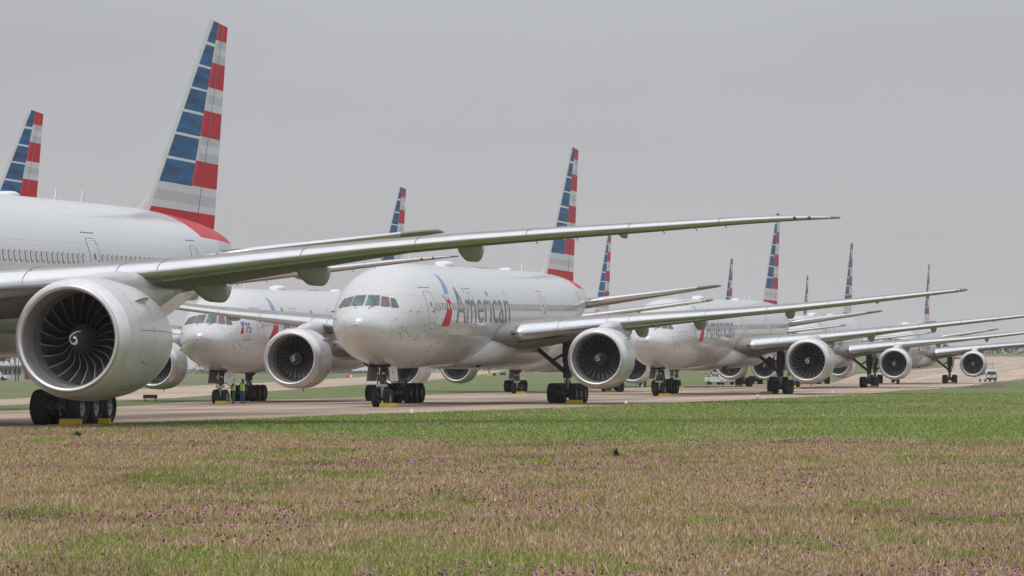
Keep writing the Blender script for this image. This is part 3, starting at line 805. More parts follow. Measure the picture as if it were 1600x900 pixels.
# --- landing gear
def wheel_mesh(bm, c, r, w, mi0=0, mi1=1):
    h = w / 2
    prof = [(-h * .5, r * .40), (-h * .62, r * .52), (-h * .95, r * .62), (-h, r * .80), (-h * .80, r * .95), (-h * .45, r), (h * .45, r), (h * .80, r * .95), (h, r * .80), (h * .95, r * .62), (h * .62, r * .52), (h * .5, r * .40)]
    revolve(bm, prof, 'y', c, 32, mi=[1, 0, 0, 0, 0, 0, 0, 0, 0, 0, 1])
    for s in (-1, 1):
        revolve(bm, [(s * h * .5, r * .40), (s * h * .34, r * .36), (s * h * .34, r * .16), (s * h * .75, r * .13), (s * h * .8, 0)], 'y', c, 20, mi=[1] * 4)
def make_gear(F, typ, root):
    sh = 5.33 if typ == 3 else 0
    # nose gear
    x = 5.6; bm = bmesh.new()
    zb = F.cz(x) - 2.85
    tube(bm, [(x, 0, .53), (x + .02, 0, 1.15)], .095, 12, mi=1); tube(bm, [(x + .02, 0, 1.15), (x + .06, 0, zb + .5)], .15, 12)
    tube(bm, [(x, -.42, .53), (x, .42, .53)], .075, 10)
    tube(bm, [(x + .15, 0, 1.5), (x + 1.2, 0, zb + .25)], .075, 8)
    tube(bm, [(x + .12, 0, 1.18), (x + .42, 0, .92), (x + .10, 0, .62)], .045, 6)
    box(bm, (x - .10, 0, 1.24), (.30, .62, .16), bev=.03, mi=1); box(bm, (x - .05, 0, 1.62), (.26, .42, .30), bev=.03)
    for s in (-1, 1):
        tube(bm, [(x - .08, s * .26, 1.15), (x - .02, s * .20, zb + .3)], .035, 6); tube(bm, [(x + .04, s * .12, zb - .1), (x + .30, s * .38, zb + .1)], .05, 6)
        box(bm, (x - .22, s * .14, 1.95), (.10, .16, .14), bev=.02, mi=1)
    tube(bm, [(x + .09, .05, .6), (x + .12, .10, 1.4), (x + .1, .13, zb + .3)], .016, 5)
    ng = obj('nose_gear', bm, [M['gear'], M['gearl']], root); sharp(ng, 40)
    for s in (-1, 1):
        bm = bmesh.new(); wheel_mesh(bm, (x, s * .345, .53), .535, .40); obj('wheel', bm, [M['tyre'], M['rim']], ng)
    for s in (-1, 1):
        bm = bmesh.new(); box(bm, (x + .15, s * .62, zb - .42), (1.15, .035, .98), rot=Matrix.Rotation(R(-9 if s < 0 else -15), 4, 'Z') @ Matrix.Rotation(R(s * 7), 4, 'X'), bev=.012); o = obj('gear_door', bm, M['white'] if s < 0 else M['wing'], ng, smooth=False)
        if s < 0:
            bm = bmesh.new(); box(bm, (x + .05, -.632, zb - .42), (.30, .012, .20), rot=Matrix.Rotation(R(-9), 4, 'Z') @ Matrix.Rotation(R(-7), 4, 'X')); obj('door_placard', bm, M['yellow'], ng, smooth=False)
    bm = bmesh.new(); box(bm, (x + .3, 0, zb - .02), (2.3, 1.1, .16), bev=.03); obj('wheel_well', bm, M['black'], ng, smooth=False)
    # main gear
    for side in (-1, 1):
        xm = 31.6 + sh; y = side * 5.49; bm = bmesh.new()
        tube(bm, [(xm - .05, y, .72), (xm - .05, y, 1.75)], .13, 12, mi=1); tube(bm, [(xm - .05, y, 1.65), (xm - .05, y, 4.35)], .29, 14)
        tube(bm, [(xm - .05, y, 1.66), (xm - .05, y, 1.86)], .30, 14)
        box(bm, (xm, y, .66), (3.1, .26, .30), bev=.06)
        for dx in (-1.46, 0, 1.46): tube(bm, [(xm + dx, y - .72, .655), (xm + dx, y + .72, .655)], .085, 10)
        for dx in (-1.46, 0, 1.46):
            for s in (-1, 1): tube(bm, [(xm + dx - .0, y + s * .22, .655), (xm + dx, y + s * .40, .655)], .27, 14)
        tube(bm, [(xm + .15, y, 1.72), (xm + .72, y, 1.28), (xm + .25, y, .86)], .07, 6)
        tube(bm, [(xm - .05, y, 1.9), (xm - .2, y - side * 2.35, 3.85)], .15, 8); tube(bm, [(xm - .2, y - side * 2.3, 3.9), (xm - .3, y - side * 2.7, 3.2)], .09, 6); tube(bm, [(xm - .12, y - side * .95, 2.78), (xm - .02, y, 3.35)], .09, 8)
        tube(bm, [(xm + .1, y, 1.95), (xm + 2.6, y - side * .2, 3.6)], .11, 8); tube(bm, [(xm - .45, y, 1.0), (xm - .25, y, 1.75)], .06, 8)
        for k, (dx, dy) in enumerate(((-.28, .12), (-.27, -.14), (.22, .2), (-.30, 0))):
            tube(bm, [(xm + dx, y + dy, .95), (xm + dx * 1.15, y + dy * 1.5, 2.0), (xm + dx, y + dy, 3.7)], .022, 5)
        box(bm, (xm - .32, y + .1, 2.5), (.14, .22, .3), bev=.02); box(bm, (xm - .32, y - .12, 3.1), (.16, .18, .36), bev=.02); box(bm, (xm - .30, y, 1.35), (.16, .3, .18), bev=.02, mi=1)
        box(bm, (xm - 1.15, y, .95), (.35, .2, .25), bev=.03)
        box(bm, (xm + .3, y, 3.3), (.5, .75, 1.3), bev=.05)
        mg = obj('main_gear', bm, [M['gear'], M['gearl']], root); sharp(mg, 40)
        for dx in (-1.46, 0, 1.46):
            for s in (-1, 1):
                bm = bmesh.new(); wheel_mesh(bm, (xm + dx, y + s * .70, .655), .66, .53); obj('wheel', bm, [M['tyre'], M['rim']], mg)
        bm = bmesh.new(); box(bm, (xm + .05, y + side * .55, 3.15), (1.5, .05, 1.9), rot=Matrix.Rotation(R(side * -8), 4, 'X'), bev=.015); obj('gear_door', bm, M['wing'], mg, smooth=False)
def belly(F, typ, root):
    sh = 5.33 if typ == 3 else 0
    bm = bmesh.new(); rr = []; N = 48
    #        x     half w  bottom  top
    for x, w, b, t in ((19.2, 1.0, -2.95, -2.7), (20.2, 2.0, -3.14, -1.9), (21.3, 2.75, -3.22, -1.2), (22.5, 3.22, -3.28, -.70), (24, 3.5, -3.32, -.45), (27, 3.62, -3.34, -.35), (32, 3.62, -3.36, -.5), (35.5, 3.45, -3.34, -.9), (38, 3.05, -3.22, -1.5), (40, 2.2, -3.1, -2.2), (41.5, 1.0, -2.9, -2.6)):
        X = x + sh; c = (b + t) / 2; h = (t - b) / 2; z0 = F.cz(X)
        rr.append([(X, w * math.copysign(abs(math.cos(a))**.75, math.cos(a)), z0 + c + h * math.copysign(abs(math.sin(a))**.75, math.sin(a))) for a in [2 * math.pi * k / N for k in range(N)]])
    loft(bm, rr); b_ = obj('belly_fairing', bm, M['nac'], root)
    bm = bmesh.new(); box(bm, (21.6 + sh, -1.95, F.cz(21) - 2.93), (.5, .5, .3), rot=Matrix.Rotation(R(-38), 4, 'X'), bev=.02); obj('air_intake', bm, M['black'], b_, smooth=False)
    bm = bmesh.new(); tube(bm, [(25.5 + sh, -1.6, F.cz(25) - 3.3), (25.7 + sh, -1.7, F.cz(25) - 3.62)], .035, 6); obj('drain_mast', bm, M['white'], b_)

def text_mesh(body, size, spacing=1.0, font_scale_x=1.0):
    cu = bpy.data.curves.new('lettering', 'FONT'); cu.body = body; cu.size = size; cu.space_character = spacing; cu.resolution_u = 4
    o = link(bpy.data.objects.new('lettering', cu)); bpy.context.view_layer.update()
    dg = bpy.context.evaluated_depsgraph_get(); me = bpy.data.meshes.new_from_object(o.evaluated_get(dg))
    bpy.data.objects.remove(o); bpy.data.curves.remove(cu)
    return me
def lettering(body, F, x0, zr0, width, height, m, root, off=.012, bold=0, cap=.73, name='lettering'):
    me = text_mesh(body, 1.0); bm = bmesh.new(); bm.from_mesh(me); bpy.data.meshes.remove(me)
    xs = [v.co.x for v in bm.verts]; a, b = min(xs), max(xs)
    for v in bm.verts: v.co = Vector((x0 + (v.co.x - a) / (b - a) * width, 0, zr0 + v.co.y / cap * height))
    slice2d(bm, None if x0 > 9 else .3, min(.14, height / 3)); wrap_side(bm, F, off)
    return obj(name, bm, m, root, smooth='keep')

def cockpit(F, root):
    """six panes projected from the front on to the nose"""
    panes = [([(.085, .60), (.74, .59), (.80, .64), (.69, 1.10), (.63, 1.14), (.085, 1.15)], 'glass', 1),
             ([(.91, .58), (1.30, .52), (1.35, .57), (1.16, 1.02), (1.11, 1.05), (.81, 1.08)], 'cover', 1),
             ([(1.45, .50), (1.70, .47), (1.74, .52), (1.54, .86), (1.48, .95), (1.27, 1.00)], 'cover', 1)]
    fo = None
    for poly, m, _ in panes:
        for s in (-1, 1):
            cy = sum(p[0] for p in poly) / len(poly); cz_ = sum(p[1] for p in poly) / len(poly)
            big = [(cy + (p[0] - cy) * 1.05 + math.copysign(.02, p[0] - cy), cz_ + (p[1] - cz_) * 1.05 + math.copysign(.02, p[1] - cz_)) for p in poly]
            def build(pl, off):
                bm = bmesh.new(); bm.faces.new([bm.verts.new((p[0], 0, p[1])) for p in pl]); slice2d(bm, .09, .09)
                bmesh.ops.triangulate(bm, faces=bm.faces)
                for v in bm.verts:
                    y, zr = v.co.x, v.co.z; x = F.xfront(y, zr)
                    n = Vector((-.6, y / 2.4, max(0, zr) * .35)).normalized()
                    v.co = Vector((x, s * y, zr + F.cz(x))) + Vector((n.x, s * n.y, n.z)) * off
                for f in bm.faces:
                    f.normal_update()
                    if f.normal.x > 0: f.normal_flip()
                return bm
            mm = m
            if s < 0 and cy > 1.5: mm = 'glass'
            fr = obj('cockpit_window', build(big, .014), M['gframe'], root, smooth='keep')
            obj('pane', build(poly, .03), M[mm], fr, smooth='keep')
            if cy < .6:
                bm = bmesh.new(); p = [F.xfront(yy, zz) for yy, zz in ((.35, .42), (.62, .62))]
                tube(bm, [(p[0] - .05, s * .35, .42 + F.cz(p[0])), (p[1] - .06, s * .62, .62 + F.cz(p[1]))], .018, 5); obj('wiper', bm, M['seal'], fr)
WMESH = {}
def windows(F, typ, root):
    doors = {2: [6.1, 15.4, 35.6, 49.2], 3: [6.1, 17.0, 31.0, 45.9, 59.2]}[typ]
    xend = 52.5 if typ == 2 else 62.6
    if 'w' not in WMESH:
        bm = bmesh.new()
        o = rrect(0, 0, .29, .43, .135, 5); i = rrect(0, 0, .232, .365, .11, 5)
        for f in ring2d(o, i): bm.faces.new([bm.verts.new((p[0], -.004, p[1])) for p in f]).material_index = 0
        bm.faces.new([bm.verts.new((p[0], -.003, p[1])) for p in i]).material_index = 1
        bmesh.ops.remove_doubles(bm, verts=bm.verts, dist=1e-5)
        me = bpy.data.meshes.new('cabin_window'); bm.to_mesh(me); bm.free(); me.materials.append(M['pane']); me.materials.append(M['blind']); WMESH['w'] = me
    x = 7.0; n = 0
    skips = {2: [(23.4, 24.2)], 3: [(28, 28.6)]}[typ]
    while x < xend:
        if all(abs(x - d) > .85 for d in doors) and not any(a < x < b for a, b in skips):
            z = F.cz(x) + .55; y = F.y(x, z); e_ = .05
            dyx = (F.y(x + e_, z) - F.y(x - e_, z)) / (2 * e_); dyz = (F.y(x, z + e_) - F.y(x, z - e_)) / (2 * e_)
            nn = Vector((-dyx, -1, -dyz)).normalized()      # outward on the left side (y = -f): n = (-f_x, -1, -f_z)
            zax = Vector((0, 0, 1)); zax = (zax - nn * zax.dot(nn)).normalized(); ya = -nn; xa = ya.cross(zax)
            o = link(bpy.data.objects.new('cabin_window', WMESH['w'])); o.parent = root
            mt = Matrix((xa, ya, zax)).transposed().to_4x4(); mt.translation = Vector((x, -y, z)) + nn * .012
            o.matrix_basis = mt; n += 1
            if n >= 100: break
        x += .56
    for k, dx in enumerate(doors):
        for side in (-1,):
            w, h = (1.10, 2.05); zc = .55 - .20
            bm = make2d(ring2d(rrect(dx, zc, w + .09, h + .09, .22), rrect(dx, zc, w + .03, h + .03, .20)), dz=.2, dx=.3); wrap_side(bm, F, .008, side)
            dr = obj('passenger_door', bm, M['seal'], root, smooth='keep')
            bm = make2d(ring2d(rrect(dx, zc, w + .02, h + .02, .20), rrect(dx, zc, w - .09, h - .09, .16)), dz=.2, dx=.3); wrap_side(bm, F, .012, side); obj('door_frame', bm, M['mark'], dr, smooth='keep')
            bm = make2d([rrect(dx - .05, zc + .32, .16, .26, .07)], dz=.1); wrap_side(bm, F, .02, side); obj('door_window', bm, M['pane'], dr, smooth='keep')
            bm = make2d([rrect(dx + .28, zc - .02, .07, .42, .03), rrect(dx + .02, zc - .10, .22, .05, .02)], dz=.1); wrap_side(bm, F, .02, side); obj('door_handle', bm, M['seal'], dr, smooth='keep')
            bm = make2d([[(dx - .75, 1.62), (dx + .75, 1.62), (dx + .75, 1.655), (dx - .75, 1.655)]], dx=.3); wrap_side(bm, F, .012, side); obj('rain_gutter', bm, M['seal'], dr, smooth='keep')
def symbol(F, root, dx=0):
    def P(pts): return [(a + dx, b) for a, b in pts]
    bm = make2d([P([(10.35, 2.46), (10.75, 2.40), (10.45, 1.80), (10.05, 1.30), (9.15, 1.28), (9.75, 1.85)])], dz=.1, dx=.3); wrap_side(bm, F, .012)
    a = obj('flight_symbol', bm, M['lblue'], root, smooth='keep')
    bm = make2d([P([(8.85, 1.16), (9.65, 1.10), (10.0, .75), (9.9, .35), (9.72, -.05), (9.35, -.62), (7.75, -.62), (8.35, -.05), (8.75, .25), (8.65, .55), (8.98, .62), (9.15, .80), (8.95, .95)])], dz=.1, dx=.3); wrap_side(bm, F, .012)
    obj('symbol_wing', bm, M['red'], a, smooth='keep')
    bm = make2d([P([(8.35, 1.20), (9.05, 1.26), (9.5, 1.14), (9.62, .98), (9.2, .90), (8.85, 1.06)])], dz=.1, dx=.3); wrap_side(bm, F, .017)
    obj('symbol_head', bm, M['g1'], a, smooth='keep')
def skin_details(F, typ, root):
    rd = random.Random(typ)
    for x, zr, w, h in ((4.3, -1.25, .34, .24), (7.3, -1.9, .5, .36), (9.2, -.95, .26, .2), (12.6, -1.5, .62, .42), (16.4, -2.0, .4, .3), (18.2, -1.2, .3, .3), (14.2, 1.55, .5, .22), (25.0, 1.5, .4, .3), (41.0, -.6, .5, .4), (44.0, -1.3, .4, .3), (47.0, .0, .3, .22)):
        bm = make2d(ring2d(rrect(x, zr, w, h, .05, 2), rrect(x, zr, w - .05, h - .05, .04, 2)), dz=.2, dx=.3); wrap_side(bm, F, .006); obj('access_hatch', bm, M['seal'], root, smooth='keep')
    for x, zr in ((4.9, -.55), (5.3, -.9), (3.4, -1.15), (3.1, -.98), (6.9, .35), (7.25, .30), (8.4, -1.6), (11.6, -.75), (19.5, -.2), (2.6, -1.25)):
        bm = make2d([rrect(x, zr, .13, .07, .03, 2)], dz=.1); wrap_side(bm, F, .010); obj('static_port', bm, M['black'] if zr < 0 else M['red2'], root, smooth='keep')
def roof_bits(F, typ, root):
    def hump(x, l, w, h, m='white', name='antenna_dome'):
        bm = bmesh.new(); rr = []
        for k in range(9):
            t = k / 8; s = max(.05, math.sin(math.pi * t)**.35); xx = x - l / 2 + l * t; z0 = F.cz(xx) + F.sec(xx)[0] - .12
            rr.append([(xx, w / 2 * s * math.copysign(abs(math.cos(a))**.6, math.cos(a)), z0 + (h + .12) * s * max(0, math.sin(a))**.5) for a in [math.pi * j / 12 for j in range(13)]])
        loft(bm, rr); obj(name, bm, M[m], root)
    hump(20.4 if typ == 2 else 24, 2.6, 1.15, .32); hump(37.6 if typ == 2 else 44, 1.5, .9, .16)
    hump(30, .5, .3, .08, 'seal', 'beacon_mount'); hump(31.5, .9, .5, .07, 'seal', 'beacon_mount')
    for x in ((42.5, 11.5) if typ == 2 else (49.2, 52.3, 13)):
        bm = bmesh.new(); z0 = F.cz(x) + 3.08; prism(bm, [(x, z0), (x + .42, z0), (x + .36, z0 + .52), (x + .22, z0 + .52)], -.02, .02); obj('blade_antenna', bm, M['white'], root, smooth=False)
    bm = bmesh.new()      # probes below the cockpit
    for yy, zr in ((1.75, -.15), (2.0, -.62), (2.1, -.8), (1.9, -1.0), (2.25, .28), (2.5, .24)):
        x = F.xfront(yy, zr)
        for s in (-1, 1): tube(bm, [(x, s * yy, zr + F.cz(x)), (x - .06, s * (yy + .1), zr + F.cz(x) - .02), (x - .2, s * (yy + .11), zr + F.cz(x) - .02)], .022, 5)
    obj('pitot_probe', bm, M['seal'], root)
    sh = F.sh; bm = bmesh.new(); bmesh.ops.create_icosphere(bm, subdivisions=2, radius=.09, matrix=Matrix.Translation((61.5 + sh, 0, F.cz(61.5 + sh) + 1.55))); obj('tail_light', bm, M['mark'], root)

def make_airliner(typ, prof=None):
    F = F2 if typ == 2 else F3
    root = empty('airliner')
    fu = fuselage(F, M['paint200' if typ == 2 else 'paint300'], root)
    for s in (-1, 1): make_wing(typ, s, root, prof); make_stab(F, s, root, prof); make_engine(typ, s, root, prof)
    make_fin(F, root); belly(F, typ, root); make_gear(F, typ, root); cockpit(F, root); windows(F, typ, root); roof_bits(F, typ, root); skin_details(F, typ, root)
    symbol(F, root); lettering('American', F, 10.9, -.42, 14.4, 2.25, M['slate'], root)
    return root
A2 = make_airliner(2); A1 = make_airliner(3, 'near'); A3 = make_airliner(3)
index_kids()
G = 'airliners parked in two staggered lines on the taxiway'
SPOTS = [
 ('P1', 3, -29.95, 88.3, 13.08, 'largest airliner, cut by the left edge, its huge open engine nearest the camera'),
 ('P2', 2, -8.69, 185.28, 12.69, 'central airliner whose nose, cockpit windows and slate title are all in full view'),
 ('P3', 3, 11.21, 276.14, 13.46, 'airliner behind the central one, white swirl on its engine spinner, nose beside the white pickup'),
 ('P4', 2, 30.88, 371.02, 12.57, 'fourth airliner of the front line, its engine between the swirl engine and the farthest engine'),
 ('P5', 2, 52.48, 458.81, 12.04, 'farthest airliner of the front line, its engine hanging just left of the white van'),
 ('B1', 3, -45.15, 137.4, 12.61, 'airliner at the far left showing only its striped tail and a wing tip'),
 ('B2', 2, -22.01, 232.2, 11.77, 'airliner with a 75 badge on its nose and workers at its nose wheels'),
 ('B3', 2, -0.6, 338.29, 11.68, 'back line airliner whose engine and nose wheels show beneath the central airliner\'s belly'),
 ('B4', 2, 20.27, 425.59, 11.29, 'back line airliner whose striped tail rises over the roof of the airliner beside the pickup'),
 ('B5', 2, 39.18, 510.08, 11.0, 'farthest airliner of the back line, its thinnest striped tail showing between two larger tails'),
]
PL = {}
used = {2: False, 3: False}
for key, typ, x, y, yaw, lab in SPOTS:
    if key == 'P1': o = A1
    elif not used[typ]: o = A2 if typ == 2 else A3; used[typ] = True
    else: o = dup(A2 if typ == 2 else A3)
    s, c = math.sin(R(yaw)), math.cos(R(yaw)); xm = 31.6 + (5.33 if typ == 3 else 0)
    z = (gz(x + 5.6 * s, y + 5.6 * c) + 2 * gz(x + xm * s, y + xm * c)) / 3
    zn = gz(x + 5.6 * s, y + 5.6 * c); zm = gz(x + xm * s, y + xm * c)
    o.location = (x, y, zn - (zm - zn) / (xm - 5.6) * 5.6 - .015)
    o.rotation_mode = 'XYZ'; o.rotation_euler = (0, -math.atan((zm - zn) / (xm - 5.6)), R(90 - yaw))
    if key in ('B2', 'B1'):        # this one carries its wings a little higher
        for w_ in [c_ for c_ in bpy.data.objects if c_.parent == o and c_.name.startswith('wing')]:
            sd = -1 if w_.data.vertices[0].co.y < 0 else 1; pv_ = Vector((0, sd * 3.3, 4.4))
            w_.matrix_basis = Matrix.Translation(pv_) @ Matrix.Rotation(R((1.35 if key == 'B2' else 1.1) * sd), 4, 'X') @ Matrix.Translation(-pv_)
    tag(o, lab, 'airliner', G); PL[key] = (o, x, y, yaw, typ)
def on_plane(key, lx, ly):
    o, x, y, yaw, typ = PL[key]; s, c = math.sin(R(yaw)), math.cos(R(yaw))
    # ly negative is the aircraft's left = viewer's right
    X, Y = x + lx * s - ly * c, y + lx * c + ly * s
    return X, Y
# the anniversary badge on the nose of the second-line airliner
b2 = PL['B2'][0]
lettering('75', F2, 3.75, -.15, .72, .78, M['slate'], b2, name='badge_number')
bm = make2d([[(3.42, .66), (3.78, .70), (3.62, .30), (3.40, .26)]], dz=.12, dx=.1); wrap_side(bm, F2, .014); obj('badge_stroke', bm, M['lblue'], b2, smooth='keep')
bm = make2d([[(3.34, .22), (3.58, .24), (3.40, -.18), (3.02, -.20)]], dz=.12, dx=.1); wrap_side(bm, F2, .014); obj('badge_stroke', bm, M['red'], b2, smooth='keep')
lettering('HONORING', F2, 3.25, -.45, 1.2, .09, M['g1'], b2, name='badge_text'); lettering('AZRIEL BLACKMAN', F2, 3.25, -.68, 1.3, .12, M['slate'], b2, name='badge_text'); lettering('75 years of service', F2, 3.25, -.90, 1.2, .10, M['g1'], b2, name='badge_text')
for o_, lb in ((b2, None),): pass

# ------------------------------------------------------------------ chocks
def place(o, u, v=None, y=None, dz=0):
    """stand a thing on the ground at depth y where the line of sight at column u meets it"""
    x = (u - 800) / 5184 * y; o.location = (x, y, gz(x, y) + dz); return o
chock = None
CH = [('P1', 34.85, -6.25, .78, 'yellow chock before the outer front tyre of the nearest bogie'), ('P1', 36.5, -6.95, .4, 'shorter yellow chock between the nearest bogie tyres'),
      ('P2', 4.95, -.55, .95, 'bright yellow chock ahead of the nose wheels of the central airliner'), ('P2', 29.6, -6.4, 1.0, 'yellow chock before the outer main wheels of the central airliner'),
      ('B2', 4.95, -.3, .9, 'yellow chock by the nose wheels where the two workers stand'),
      ('P3', 4.9, -.6, .95, 'yellow chock at the nose wheels of the airliner beside the pickup'), ('P3', 34.6, -4.6, 1.0, 'yellow chock before the main wheels left of the swirl engine'),
      ('B3', 4.9, -.55, .95, 'yellow chock at the nose wheels framed under the central airliner'), ('B3', 29.4, -5.6, 1.3, 'dull yellow chock low behind the central airliner engine'),
      ('P4', 4.9, -.3, .95, 'yellow chock at nose wheels just left of the swirl engine underside'), ('P4', 29.4, -6.1, 1.1, 'yellow chock at main wheels between the two right-hand big engines'),
      ('P5', 4.9, .55, .9, 'yellow chock at far nose wheels under the fourth engine'), ('P5', 29.4, -5.9, 1.0, 'small yellow chock at the farthest front line main wheels'),
      ('B4', 4.9, -.6, .9, 'small yellow chock seen right of the nose wheels beside the pickup'), ('B4', 29.4, -5.2, 1.0, 'small yellow chock just right of the white pickup')]
for key, lx, ly, L_, lab in CH:
    X_, Y_ = on_plane(key, lx - (.3 if lx > 6 else .15), ly)
    r_ = empty('wheel_chock', (X_, Y_, gz(X_, Y_) - .01), R(90 - PL[key][3]))
    tag(r_, lab, 'wheel chock', 'yellow chocks at the aircraft wheels')
    bm = bmesh.new(); prism(bm, [(-.16, 0), (.16, 0), (.07, .24), (-.07, .24)], -L_ / 2, L_ / 2, bev=.02); obj('block', bm, M['yellow'], r_, smooth=False)
    for s_ in (-1, 1):
        bm = bmesh.new(); box(bm, (0, s_ * (L_ / 2 + .02), .12), (.2, .03, .2), bev=.008); obj('end_plate', bm, M['black'] if s_ > 0 else M['yellow'], r_, smooth=False)

# ------------------------------------------------------------------ taxiway edge lights
M['lens'] = mat('white_dome_lens', (.72, .72, .74), .25, coat=.4); M['orange'] = mat('orange_base', (.50, .20, .03), .6)
EL = [(643, 652.5, 'edge light nearest the camera, white dome on a tall orange stem'), (978, 636, 'edge light below the engine of the central airliner'), (1183.5, 624, 'edge light in the grass before the main wheels beside the pickup'),
      (1301, 617.5, 'edge light below the swirl engine'), (1409, 611.5, 'edge light on the white edge line below the fourth engine'), (1471, 606.5, 'edge light at the near end of the purple flower strip'), (1524, 601, 'edge light just left of the white van rear wheels'),
      (1555, 599, 'edge light in front of the white van'), (1595, 594.5, 'edge light at the far right margin'), (997 + 6, 607, 'tiny edge light to the right of the number 2 sign')]
for u, v, lab in EL:
    y = 150.0
    for _ in range(60):
        x = (u - 800) / 5184 * y; y2 = (1.87 - gz(x, y)) * 5184 / (v - 582.7); y = y * .6 + y2 * .4
    r_ = empty('edge_light'); place(r_, u, y=y)
    tag(r_, lab, 'edge light', 'low lights along the taxiway edges')
    bm = bmesh.new(); tube(bm, [(0, 0, 0), (0, 0, .20)], [.05, .035], 10); tube(bm, [(0, 0, 0), (0, 0, .02)], .12, 12); obj('stem', bm, M['orange'], r_)
    bm = bmesh.new(); revolve(bm, [(.18, 0), (.18, .085), (.21, .09), (.24, .082), (.31, .075), (.35, .05), (.365, 0)], 'z', (0, 0, 0), 14); obj('dome', bm, M['lens'], r_)

# ------------------------------------------------------------------ airfield signs
def flat_text(body, h, m, parent, loc, rz=0):
    me = text_mesh(body, 1.0); bm = bmesh.new(); bm.from_mesh(me); bpy.data.meshes.remove(me)
    xs = [v.co.x for v in bm.verts]; c = (min(xs) + max(xs)) / 2; k = h / .73
    for v in bm.verts: v.co = Vector(((v.co.x - c) * k, 0, v.co.y * k))
    for f in bm.faces:
        f.normal_update()
        if f.normal.y > 0: f.normal_flip()
    o = obj('lettering', bm, m, parent, smooth='keep'); o.location = loc; return o
M['sblk'] = mat('sign_black', (.02, .022, .03), .4); M['sred'] = mat('sign_red', (.5, .02, .03), .4); M['syel'] = mat('sign_yellow', (.75, .45, .02), .4)
def sign(u, y, w, h, m, lab, text=None, panels=None, leg=.22):
    r_ = empty('airfield_sign'); place(r_, u, y=y); tag(r_, lab, 'sign', 'airfield signs in the grass')
    x0 = -w / 2
    for k, (fw, mm) in enumerate(panels or [(1, m)]):
        bm = bmesh.new(); box(bm, (x0 + w * fw / 2, 0, leg + h / 2), (w * fw - .01, .22, h), bev=.02); obj('sign_panel', bm, mm, r_, smooth=False); x0 += w * fw
    for s_ in (-1, 1):
        bm = bmesh.new(); tube(bm, [(s_ * w * .36, 0, 0), (s_ * w * .36, 0, leg + .02)], .04, 8); obj('leg', bm, M['gear'], r_)
    if text: flat_text(text, h * .72, M['mark'], r_, (0, -.116, leg + h * .14))
sign(1004, 446, 1.0, .95, M['sblk'], 'black square sign with a white number 2', '2', leg=.08)
sign(235, 262, 1.12, .30, M['sblk'], 'long low black sign box in the grass left of the 75 badge airliner')
sign(768, 880, 2.3, .7, M['syel'], 'distant yellow and black sign under the central airliner belly', None, [(.6, M['syel']), (.4, M['sblk'])])
sign(786, 900, 1.6, .7, M['sblk'], 'distant plain black sign right of the yellow and black one')
sign(546, 900, 1.6, .6, M['sred'], 'distant red and white sign left of the central airliner nose', None, [(.6, M['sred']), (.4, M['mark'])])
sign(1496, 1250, 2.4, .7, M['sred'], 'distant red sign seen left of the farthest engine', None, [(.5, M['sblk']), (.5, M['sred'])])

